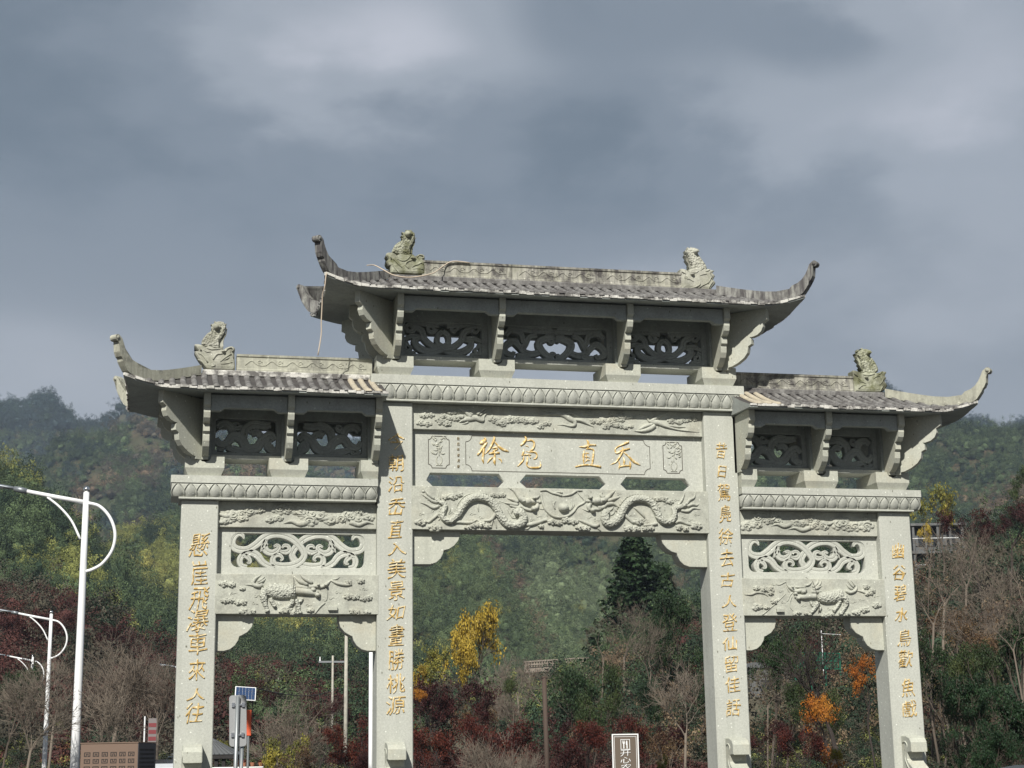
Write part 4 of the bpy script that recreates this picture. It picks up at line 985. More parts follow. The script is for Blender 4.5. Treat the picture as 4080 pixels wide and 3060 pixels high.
M['ginkgo'] = leaf_mat('ginkgo_leaves', [(.24, .17, .025), (.42, .30, .045), (.54, .41, .08)], scale=.9, trans=.35)
M['yellowgreen'] = leaf_mat('yellow_green_leaves', [(.10, .11, .03), (.20, .19, .04), (.33, .27, .05)], scale=1.2)
M['red'] = leaf_mat('red_maple_leaves', [(.045, .012, .010), (.085, .020, .015), (.125, .034, .018)], scale=.7)
M['darkred'] = leaf_mat('dark_red_maple_leaves', [(.026, .009, .010), (.045, .014, .014), (.070, .020, .018)], scale=.8)
M['orange'] = leaf_mat('orange_maple_leaves', [(.28, .085, .018), (.42, .15, .025), (.50, .24, .04)], scale=1.1, trans=.35)
M['evergreen'] = leaf_mat('dark_evergreen_leaves', [(.012, .026, .012), (.022, .045, .018), (.04, .065, .025)], scale=.9)
M['camphor'] = leaf_mat('green_leaves', [(.026, .044, .017), (.045, .068, .024), (.08, .095, .032)], scale=.8)
M['glossy'] = leaf_mat('glossy_shrub_leaves', [(.010, .026, .012), (.018, .042, .018), (.030, .062, .026)], rough=.6, scale=2.5)
M['brownleaf'] = leaf_mat('withered_leaves', [(.06, .035, .02), (.11, .065, .035), (.16, .11, .05)], scale=1.0)
M['bark'] = mat('bark', (.075, .06, .048), .9)[0]; M['paletwig'] = mat('pale_twigs', (.15, .125, .10), .9)[0]; M['browntwig'] = mat('brown_twigs', (.125, .102, .082), .9)[0]; M['darktwig'] = mat('dark_twigs', (.035, .028, .025), .9)[0]

# ------------------------------------------------------------ canopy prototypes for the far slopes (never seen singly)
def leaf_cloud(rng, n, rad, size, squash=.8, up=.3, shell=.55, center=(0, 0, 0), tri=False):
    """n small leaf faces spread through an ellipsoid shell"""
    d = rng.normal(size=(n, 3)); d /= np.linalg.norm(d, axis=1)[:, None]
    rr = rad*(shell+(1-shell)*rng.random(n)**.7)
    c = d*rr[:, None]; c[:, 2] *= squash; c += np.array(center)
    nrm = d+rng.normal(size=(n, 3))*.55+np.array([0, 0, up]); nrm /= np.linalg.norm(nrm, axis=1)[:, None]
    a = np.cross(nrm, rng.normal(size=(n, 3))); a /= np.linalg.norm(a, axis=1)[:, None]; b2 = np.cross(nrm, a)
    s = size*(.6+.8*rng.random(n))[:, None]
    if tri:
        v = np.stack([c-a*s*.5-b2*s*.45, c+a*s*.5-b2*s*.3, c+b2*s*.6], 1)
    else: v = np.stack([c-a*s*.55, c-b2*s*.35, c+a*s*.6, c+b2*s*.35], 1)
    return v
def quads_mesh(name, V, mat_):
    k = V.shape[1]; n = V.shape[0]; me = bpy.data.meshes.new(name)
    me.vertices.add(n*k); me.vertices.foreach_set('co', V.reshape(-1)); me.loops.add(n*k); me.polygons.add(n)
    me.loops.foreach_set('vertex_index', np.arange(n*k)); me.polygons.foreach_set('loop_start', np.arange(n)*k); me.update(calc_edges=True)
    me.materials.append(mat_); return me
proto = bpy.data.collections.new('canopy_forms')
rng = np.random.default_rng(5)
def hull(bm, r, sq, seed, cz=0):
    g = bmesh.ops.create_icosphere(bm, subdivisions=2, radius=r)
    for v in g['verts']:
        n_ = mnoise.noise(v.co*2.2/r*.6+Vector((seed, 0, 0))); v.co *= 1+.35*n_; v.co.z = v.co.z*sq+cz
for i in range(6):
    kind = i % 3
    bm = bmesh.new(); hull(bm, .40, .9, i*7.3); me0 = bpy.data.meshes.new('h'); bm.to_mesh(me0); bm.free()
    hv = np.array([v.co[:] for v in me0.vertices]); hf = [tuple(p.vertices) for p in me0.polygons]; bpy.data.meshes.remove(me0)
    cl = []
    for c_ in range(7):
        ctr = rng.normal(size=3)*.24; ctr[2] = abs(ctr[2])*.9
        cl.append(leaf_cloud(rng, 26, .24, .17 if kind != 2 else .13, .8, .5, center=ctr, tri=True))
    if kind == 1:       # bamboo plume: drooping tip
        cl.append(leaf_cloud(rng, 30, .16, .15, 2.2, .2, center=(.12, .05, .45), tri=True))
    V = np.concatenate(cl); v2 = np.concatenate([hv*.92, V.reshape(-1, 3)]); f2 = hf+[tuple(len(hv)+3*q+j for j in range(3)) for q in range(len(V))]
    me = bpy.data.meshes.new('canopy_form'); me.from_pydata(v2.tolist(), [], f2); me.materials.append(M['canopy']); me.update()
    o = bpy.data.objects.new('canopy_form', me); proto.objects.link(o)
fine = bpy.data.collections.new('scrub_forms')
for i in range(5):
    cl = []
    for c_ in range(26):
        ctr = rng.normal(size=3)*.26; ctr[2] = abs(ctr[2])*1.1
        cl.append(leaf_cloud(rng, 62, .18, .038 if i != 2 else .03, .8, .4, .2, center=ctr, tri=False))
    V = np.concatenate(cl); hb = bmesh.new(); hull(hb, .34, .9, i*3.1+50); me0 = bpy.data.meshes.new('h'); hb.to_mesh(me0); hb.free()
    hv = np.array([v.co[:] for v in me0.vertices]); hf = [tuple(p.vertices) for p in me0.polygons]; bpy.data.meshes.remove(me0)
    v2 = np.concatenate([hv*.80, V.reshape(-1, 3)]); f2 = hf+[tuple(len(hv)+4*q+j for j in range(4)) for q in range(len(V))]
    me = bpy.data.meshes.new('scrub_form'); me.from_pydata(v2.tolist(), [], f2); me.materials.append(M['canopy']); me.update()
    o = bpy.data.objects.new('scrub_form', me); fine.objects.link(o)
def scatter(name, pos, tint, scl, label, cat, seed, forms=None):
    proto = forms or globals()['proto']
    r_ = np.random.default_rng(seed); n = len(pos); me = bpy.data.meshes.new(name); me.vertices.add(n); me.vertices.foreach_set('co', pos.reshape(-1))
    a = me.attributes.new('tint', 'FLOAT_COLOR', 'POINT'); a.data.foreach_set('color', np.concatenate([tint, np.ones((n, 1))], 1).reshape(-1))
    a = me.attributes.new('scl', 'FLOAT_VECTOR', 'POINT'); a.data.foreach_set('vector', scl.reshape(-1))
    rot = np.stack([r_.normal(size=n)*.15, r_.normal(size=n)*.15, r_.random(n)*6.28], 1); a = me.attributes.new('rot', 'FLOAT_VECTOR', 'POINT'); a.data.foreach_set('vector', rot.reshape(-1))
    a = me.attributes.new('idx', 'INT', 'POINT'); a.data.foreach_set('value', r_.integers(0, len(proto.objects), n).astype(np.int32)); me.update()
    o = bpy.data.objects.new(name, me); COL.objects.link(o)
    g = bpy.data.node_groups.new('scatter', 'GeometryNodeTree'); g.interface.new_socket('Geometry', in_out='INPUT', socket_type='NodeSocketGeometry'); g.interface.new_socket('Geometry', in_out='OUTPUT', socket_type='NodeSocketGeometry')
    gi = g.nodes.new('NodeGroupInput'); go = g.nodes.new('NodeGroupOutput'); ip = g.nodes.new('GeometryNodeInstanceOnPoints'); ci = g.nodes.new('GeometryNodeCollectionInfo')
    ci.inputs['Collection'].default_value = proto; ci.inputs['Separate Children'].default_value = True; ci.inputs['Reset Children'].default_value = True
    def na(nm, ty): x = g.nodes.new('GeometryNodeInputNamedAttribute'); x.data_type = ty; x.inputs[0].default_value = nm; return [s for s in x.outputs if s.enabled and s.name == 'Attribute'][0]
    L = g.links.new; L(gi.outputs[0], ip.inputs['Points']); L(ci.outputs[0], ip.inputs['Instance']); ip.inputs['Pick Instance'].default_value = True
    L(na('idx', 'INT'), ip.inputs['Instance Index']); L(na('rot', 'FLOAT_VECTOR'), ip.inputs['Rotation']); L(na('scl', 'FLOAT_VECTOR'), ip.inputs['Scale']); L(ip.outputs[0], go.inputs[0])
    md = o.modifiers.new('scatter', 'NODES'); md.node_group = g
    tag(o, label, cat, kind='stuff'); return o
def vnoise(x, y, s, seed):
    return np.array([mnoise.noise(Vector((a*s+seed, b*s, seed*.37))) for a, b in zip(x, y)])
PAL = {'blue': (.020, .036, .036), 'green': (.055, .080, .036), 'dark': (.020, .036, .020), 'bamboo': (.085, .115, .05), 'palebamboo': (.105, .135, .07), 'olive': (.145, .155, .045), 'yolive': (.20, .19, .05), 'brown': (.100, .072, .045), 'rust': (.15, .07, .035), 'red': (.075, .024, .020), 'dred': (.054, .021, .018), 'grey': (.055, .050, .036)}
def grow(k_, px0, px1, rmin, rmax, spacing, pal, label, cat, seed, name, h=1.0, species=None, crestcut=True, forms=None):
    r_ = np.random.default_rng(seed); ang = abs(px1-px0)/6562.*1.02; area = ang*(rmax**2-rmin**2)/2; n = int(area/spacing**2)
    px = r_.uniform(px0, px1, n); r = np.sqrt(r_.uniform(rmin**2, rmax**2, n))
    z = zgrid(px, r)
    # keep those which belong to this layer's slope
    r0_, rc_, L_ = LAYERS[k_]; zc = np.interp(px, [a for a, _ in LZ[k_]], [b for _, b in LZ[k_]]); t = np.clip((r-r0_)/(rc_-r0_), 0, 1)
    zl = zc*(t*.75+.25*t*t*(3-2*t)); keep = (zl > z-.06*r_.random(n)*zc-4-.02*r) & (zl > .5)
    px, r, z = px[keep], r[keep], z[keep]; n = len(px)
    x, y = wxy(px, r)
    n1 = vnoise(x, y, 3.0/rmax, seed); n2 = vnoise(x, y, 14.0/rmax, seed+5)+r_.normal(size=n)*.12
    tint = np.zeros((n, 3))
    elv = (z-1.6)/r; py = HZ(px)-elv*6562*1.03; pxi = px-(px-1640)/28000*(HZ(px)-py)
    for i in range(n):
        tint[i] = PAL[species(pxi[i], py[i], n1[i], n2[i], r_.random())]
    tint *= ((.85+.55*r_.random(n))*(1+.45*n2))[:, None].clip(.3, 2)
    s = spacing*1.22*np.exp(r_.normal(size=n)*.30).clip(.5, 2.0); scl = np.stack([s, s, s*h*(.8+.5*r_.random(n))], 1)
    pos = np.stack([x, y, z+s*.30*h], 1)
    return scatter(name, pos, tint, scl, label, cat, seed, forms)
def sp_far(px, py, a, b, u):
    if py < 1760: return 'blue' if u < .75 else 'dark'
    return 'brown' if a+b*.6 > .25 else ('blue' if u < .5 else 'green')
def sp_mid(px, py, a, b, u):
    q = a*.9+b*.7
    if px < 600 and abs(py-(1990-(px)*.5)) < 130: q += .12
    if q > .12: return 'brown' if u < .75 else 'grey'
    if q > -.05: return 'grey' if u < .45 else 'green'
    return 'green' if u < .6 else ('dark' if u < .85 else 'blue')
def sp_ctr(px, py, a, b, u):
    d = abs((px-1990)-(py-2350)*.30)          # brown ravine running down the middle
    if 1900 < px < 2250 and d < 70+b*80: return 'brown' if u < .7 else 'green'
    if 1990 < px < 2500 and py > 2300-(px-2000)*.1: return 'palebamboo' if u < .75 else 'bamboo'
    if px > 3300: return 'brown' if a+b > .02 else ('green' if u < .6 else 'dark')
    if a+b*.6 > .3: return 'brown' if u < .7 else 'grey'
    return 'green' if u < .45 else ('bamboo' if u < .7 else 'dark')
def sp_oliv(px, py, a, b, u):
    q = a+b*.8
    if px < 420: q += .35-max(0, (py-1935-px*.75))/420*.8
    if q > .25: return 'yolive' if u < .6 else 'olive'
    if q > -.05: return 'olive' if u < .7 else 'dark'
    return 'dark' if u < .3 else 'green'
def sp_n5(px, py, a, b, u):
    if px > 1600: return 'bamboo' if u < .45 else ('green' if u < .93 else 'olive')
    return sp_oliv(px, py, a+.05, b, u)
def sp_red(px, py, a, b, u):
    q = a+b*.8
    if px > 860 and q > .1: return 'green' if u < .5 else ('dark' if u < .9 else 'olive')
    if q > .5: return 'rust' if u < .2 else 'dred'
    return 'dred' if u < .45 else ('grey' if u < .85 else 'dark')
def sp_east(px, py, a, b, u):
    q = a+b*.8
    if q > .3: return 'brown' if u < .3 else ('grey' if u < .7 else 'dark')
    if q > 0: return 'grey' if u < .4 else ('dark' if u < .8 else 'dred')
    return 'dark' if u < .65 else 'green'
grow('F1', -500, 4600, 1000, 1655, 6.4, None, 'bluish forest covering the high far mountain', 'forest', 11, 'mountain_forest', 1.0, sp_far, forms=fine)
grow('F2', -450, 2000, 640, 1055, 5.6, None, 'grey green and brown woods on the middle ridge at the left', 'forest', 12, 'ridge_forest', 1.0, sp_mid, forms=fine)
grow('F3', 1500, 4600, 430, 905, 4.4, None, 'bamboo and autumn woods on the broad hillside seen through the main arch', 'forest', 13, 'hillside_forest', 1.0, sp_ctr, forms=fine)
grow('N5', 200, 2400, 340, 604, 3.7, None, 'olive bamboo grove on the lower hill behind the left bay', 'bamboo grove', 14, 'bamboo_grove', 1.15, sp_n5, forms=fine)
grow('N4', -450, 2000, 175, 333, 3.0, None, 'dark and yellow green bamboo grove on the slope at the left edge', 'bamboo grove', 15, 'bamboo_grove', 1.25, sp_oliv, forms=fine)
grow('N6', -450, 2300, 84, 152, 1.9, None, 'dark red and grey scrub on the low slope behind the left bay', 'scrub', 16, 'scrub', 1.0, sp_red, forms=fine)
grow('E1', 2150, 4600, 64, 138, 1.5, None, 'brown and dark green scrub on the steep bank at the right', 'scrub', 17, 'scrub', 1.1, sp_east, forms=fine)

# low tangled undergrowth between the near trees
r_ = np.random.default_rng(77); n = 12000; px = r_.uniform(-250, 4400, n); r = np.sqrt(r_.uniform(48**2, 100**2, n)); k_ = (r > 62) | (px > 1650) & (px < 2900) | (px > 3600); px = px[k_]; r = r[k_]; n = len(px); x, y = wxy(px, r); z = zgrid(px, r); z = np.maximum(z, 0)
n1 = vnoise(x, y, .06, 3.3); tint = np.array([PAL['dred' if a+.25*u > (.12 if not 1650 < q_ < 2900 else -.15) else ('grey' if u < -.2 else ('dark' if u < .9 else 'olive'))] for a, u, q_ in zip(n1, r_.normal(size=n), px)])*(.7+.6*r_.random(n))[:, None]
s_ = .8+1.0*r_.random(n); scatter('undergrowth', np.stack([x, y, z+s_*.30], 1), tint, np.stack([s_, s_, s_*.9], 1), 'dark tangled undergrowth between the near trees', 'undergrowth', 78, fine)
# ------------------------------------------------------------ haze: the valley air
bm = bmesh.new(); box(bm, -1900, 2600, -60, 2400, -2.5, 470); hz_ = bpy.data.materials.new('valley_air'); hz_.use_nodes = True; tt_ = hz_.node_tree; tt_.nodes.clear()
pv = N(tt_, 'ShaderNodeVolumePrincipled'); pv.inputs['Density'].default_value = HAZE; pv.inputs['Color'].default_value = (.66, .79, 1.0, 1); pv.inputs['Anisotropy'].default_value = 0.1
oo = N(tt_, 'ShaderNodeOutputMaterial'); tt_.links.new(pv.outputs[0], oo.inputs['Volume'])
tag(from_bm('haze', bm, hz_), kind='stuff')
# ------------------------------------------------------------ trees one can tell apart
def branch_tree(seed, height, spread=.5, levels=4, n0=3, th=.03, droop=0.0, stems=1, sides=4, ratio=.72, kids=3, twist=.5):
    """numpy tubes; returns verts, faces for (trunk, twigs) and the list of tip points; unit frame: height in metres"""
    r_ = random.Random(seed); segs = []; tips = []
    def rec(p, d, L, rad, lv):
        pts = [p]; q = p.copy(); dd = d.copy(); k = 3
        for i in range(k):
            dd = (dd+Vector((r_.gauss(0, twist*.4), r_.gauss(0, twist*.4), r_.gauss(.05, .12)-droop*.1))).normalized(); q = q+dd*(L/k); pts.append(q.copy())
        segs.append((lv, pts, [rad*(1-.45*i/k) for i in range(k+1)]))
        if lv >= levels: tips.append(q); return
        for j in range(kids + (1 if lv == 0 else 0)):
            f = 1.0 if j == 0 else r_.uniform(.45, .98); idx = f*k; i0 = min(int(idx), k-1); base = pts[i0].lerp(pts[i0+1], idx-i0)
            ax = Vector((r_.gauss(0, 1), r_.gauss(0, 1), r_.gauss(0, .3))).normalized(); side = (ax-dd*ax.dot(dd)).normalized()
            sp_ = spread*(0.35 if j == 0 else r_.uniform(.7, 1.3)); nd = (dd+side*sp_).normalized()
            rec(base, nd, L*ratio*r_.uniform(.8, 1.15), rad*(.62 if j == 0 else .45), lv+1)
    for s in range(stems):
        a = 2*math.pi*s/max(1, stems)+r_.random(); d0 = Vector((math.cos(a)*.45*(stems > 1), math.sin(a)*.45*(stems > 1), 1)).normalized()
        tot = sum(ratio**i for i in range(levels+1)); rec(Vector((0, 0, 0)), d0, height/tot*1.12, th*height/(1 if stems == 1 else 1.6), 0)
    return segs, tips
def segs_mesh(name, segs, mat_, minr=.012, sides=4):
    V = []; F_ = []; n = 0
    for lv, pts, rad in segs:
        sd = 6 if lv < 2 else (4 if lv < 3 else 3)
        prev = None
        for i, p in enumerate(pts):
            d = (pts[min(i+1, len(pts)-1)]-pts[max(0, i-1)]).normalized(); a = Vector((0, 0, 1)) if abs(d.z) < .9 else Vector((1, 0, 0)); u = d.cross(a).normalized(); w = d.cross(u)
            r = max(rad[i], minr)
            for k in range(sd): c, s_ = math.cos(2*math.pi*k/sd)*r, math.sin(2*math.pi*k/sd)*r; V.append((p.x+u.x*c+w.x*s_, p.y+u.y*c+w.y*s_, p.z+u.z*c+w.z*s_))
            if i:
                for k in range(sd): F_.append((n-sd+k, n-sd+(k+1) % sd, n+(k+1) % sd, n+k))
            n += sd
    me = bpy.data.meshes.new(name); me.from_pydata(V, [], F_); me.materials.append(mat_); me.update(); return me
TREE_MESH = {}
def hpos(px, py, dist):
    d = ray(px, py); h = math.hypot(d.x, d.y); return CAM.x+dist*d.x/h, CAM.y+dist*d.y/h
def tree_proto(kind, seed):
    key = (kind, seed)
    if key in TREE_MESH: return TREE_MESH[key]
    r_ = np.random.default_rng(seed*13+len(kind)); H = 1.0
    out = {}
    if kind.startswith('bare'):
        stems, mt = {'bare_pale': (2, 'paletwig'), 'bare_brown': (2, 'browntwig'), 'bare_dark': (1, 'darktwig'), 'bare_shrub': (5, 'browntwig'), 'bare_paleshrub': (5, 'paletwig')}[kind]
        lv = 5 if kind == 'bare_brown' else 4
        segs, tips = branch_tree(seed, 6.0, .95, lv, th=.020, stems=stems, ratio=.74, kids=3 if lv == 5 else 4)
        tr = [s for s in segs if s[0] <= 1]; tw = [s for s in segs if s[0] > 1]
        out['trunk'] = segs_mesh('trunk', tr, M[mt], .02); out['branches'] = segs_mesh('branches', tw, M[mt], .012 if lv == 4 else .008)
    elif kind == 'conifer':
        segs = [(0, [Vector((0, 0, z)) for z in (0, 2, 4, 6)], [.14, .10, .06, .02])]; V = []
        for i in range(420):
            t = r_.random()**.8; z = .5+5.6*t; rad = (1.75*(1-t)**.85+.12)*(.85+.3*r_.random()); a = r_.random()*6.28; q = r_.random()**.5
            c = np.array([math.cos(a)*rad*q, math.sin(a)*rad*q, z-.25*q]); V.append(leaf_cloud(r_, 22, .26, .15, .55, .1, .3, c))
        out['trunk'] = segs_mesh('trunk', segs, M['bark']); out['crown'] = quads_mesh('crown', np.concatenate(V), M['evergreen'] if seed != 3 else M['camphor'])
    else:
        spec = {'ginkgo': ('ginkgo', .34, 2.0, .12, 190, 34, 'bark'), 'yellow': ('yellowgreen', .5, 2.2, .14, 110, 24, 'bark'), 'maple_red': ('red', .6, 2.6, .095, 190, 44, 'darktwig'), 'maple_dark': ('darkred', .6, 2.7, .095, 190, 48, 'darktwig'),
                'maple_orange': ('orange', .6, 2.3, .10, 120, 34, 'darktwig'), 'evergreen': ('evergreen', .5, 2.3, .11, 200, 50, 'bark'), 'camphor': ('camphor', .5, 2.3, .11, 170, 44, 'bark'), 'glossy': ('glossy', .5, 2.6, .11, 260, 60, 'bark'),
                'brown': ('brownleaf', .55, 2.3, .12, 120, 18, 'browntwig')}[kind]
        segs, tips = branch_tree(seed, 5.0, spec[1] if kind != 'glossy' else .7, 4, th=.022, stems=1 if kind != 'glossy' else 5, ratio=.74)
        T = np.array([t_[:] for t_ in tips]); sel = r_.permutation(len(T))[:spec[4]]
        V = [leaf_cloud(r_, spec[5], .34+.22*r_.random(), spec[3], .75, .35, .2, T[i]) for i in sel]
        out['trunk'] = segs_mesh('trunk', segs[:len(segs)], M[spec[6]], .012); out['crown'] = quads_mesh('crown', np.concatenate(V), M[spec[0]])
    # normalise: base at 0, height 1, record half width
    allv = []
    for me in out.values():
        co = np.empty(len(me.vertices)*3); me.vertices.foreach_get('co', co); allv.append(co.reshape(-1, 3))
    A = np.concatenate(allv); h = A[:, 2].max(); w = np.percentile(np.abs(A[:, :2]), 97)*2
    for me, co in zip(out.values(), allv):
        me.vertices.foreach_set('co', (co/h).reshape(-1)); me.update()
    TREE_MESH[key] = (out, w/h); return TREE_MESH[key]
NAMES = {'bare_pale': ('bare_tree', 'bare tree'), 'bare_brown': ('bare_tree', 'bare tree'), 'bare_dark': ('bare_tree', 'bare tree'), 'bare_shrub': ('bare_shrub', 'shrub'), 'bare_paleshrub': ('bare_shrub', 'shrub'), 'conifer': ('conifer_tree', 'conifer'), 'ginkgo': ('ginkgo_tree', 'tree'),
         'yellow': ('yellowing_tree', 'tree'), 'maple_red': ('maple_tree', 'maple'), 'maple_dark': ('maple_tree', 'maple'), 'maple_orange': ('maple_tree', 'maple'), 'evergreen': ('evergreen_tree', 'tree'), 'camphor': ('evergreen_tree', 'tree'), 'glossy': ('evergreen_shrub', 'shrub'), 'brown': ('withered_tree', 'tree')}
def plant(kind, seed, px, top, dist, width, label, group=None, bottom=None, sink=0):
    """px: centre, top: photograph row of the tip, width in photograph pixels"""
    x, y = hpos(px, top, dist); zg = ground(x, y)-.1
    ztop = 1.6+dist*elev(px, top)
    if bottom is not None: zg = max(zg, 1.6+dist*elev(px, bottom)) if False else zg
    H = max(.8, ztop-zg); meshes, asp = tree_proto(kind, seed)
    wm = width*dist/6562.; s = wm/asp
    nm, cat = NAMES[kind]; e = empty(nm, (x, y, zg), (seed*1.3+px*.01) % 6.28)
    Hc = min(H, s*{'ginkgo': 2.2, 'evergreen': 1.9, 'camphor': 1.9, 'yellow': 1.8, 'conifer': 1.5, 'maple_red': 1.3, 'maple_dark': 1.3, 'maple_orange': 1.5, 'glossy': 1.5}.get(kind, 1.25)); up_ = H-Hc                    # tall slots get a longer bare trunk, not a stretched crown
    for k, me in meshes.items():
        o = bpy.data.objects.new(k, me); COL.objects.link(o); o.parent = e; o.scale = (s, s, Hc); o.location = (0, 0, up_)
    if up_ > .05:
        bm = bmesh.new(); tube(bm, [(0, 0, -.2), (.03*H, .02*H, up_*.5), (0, 0, up_+.05*Hc)], [.026*s, .022*s, .018*s], 7); from_bm('trunk', bm, meshes['trunk'].materials[0], e, True)
    tag(e, label, cat, group); return e
G = 'autumn trees beyond the archway'
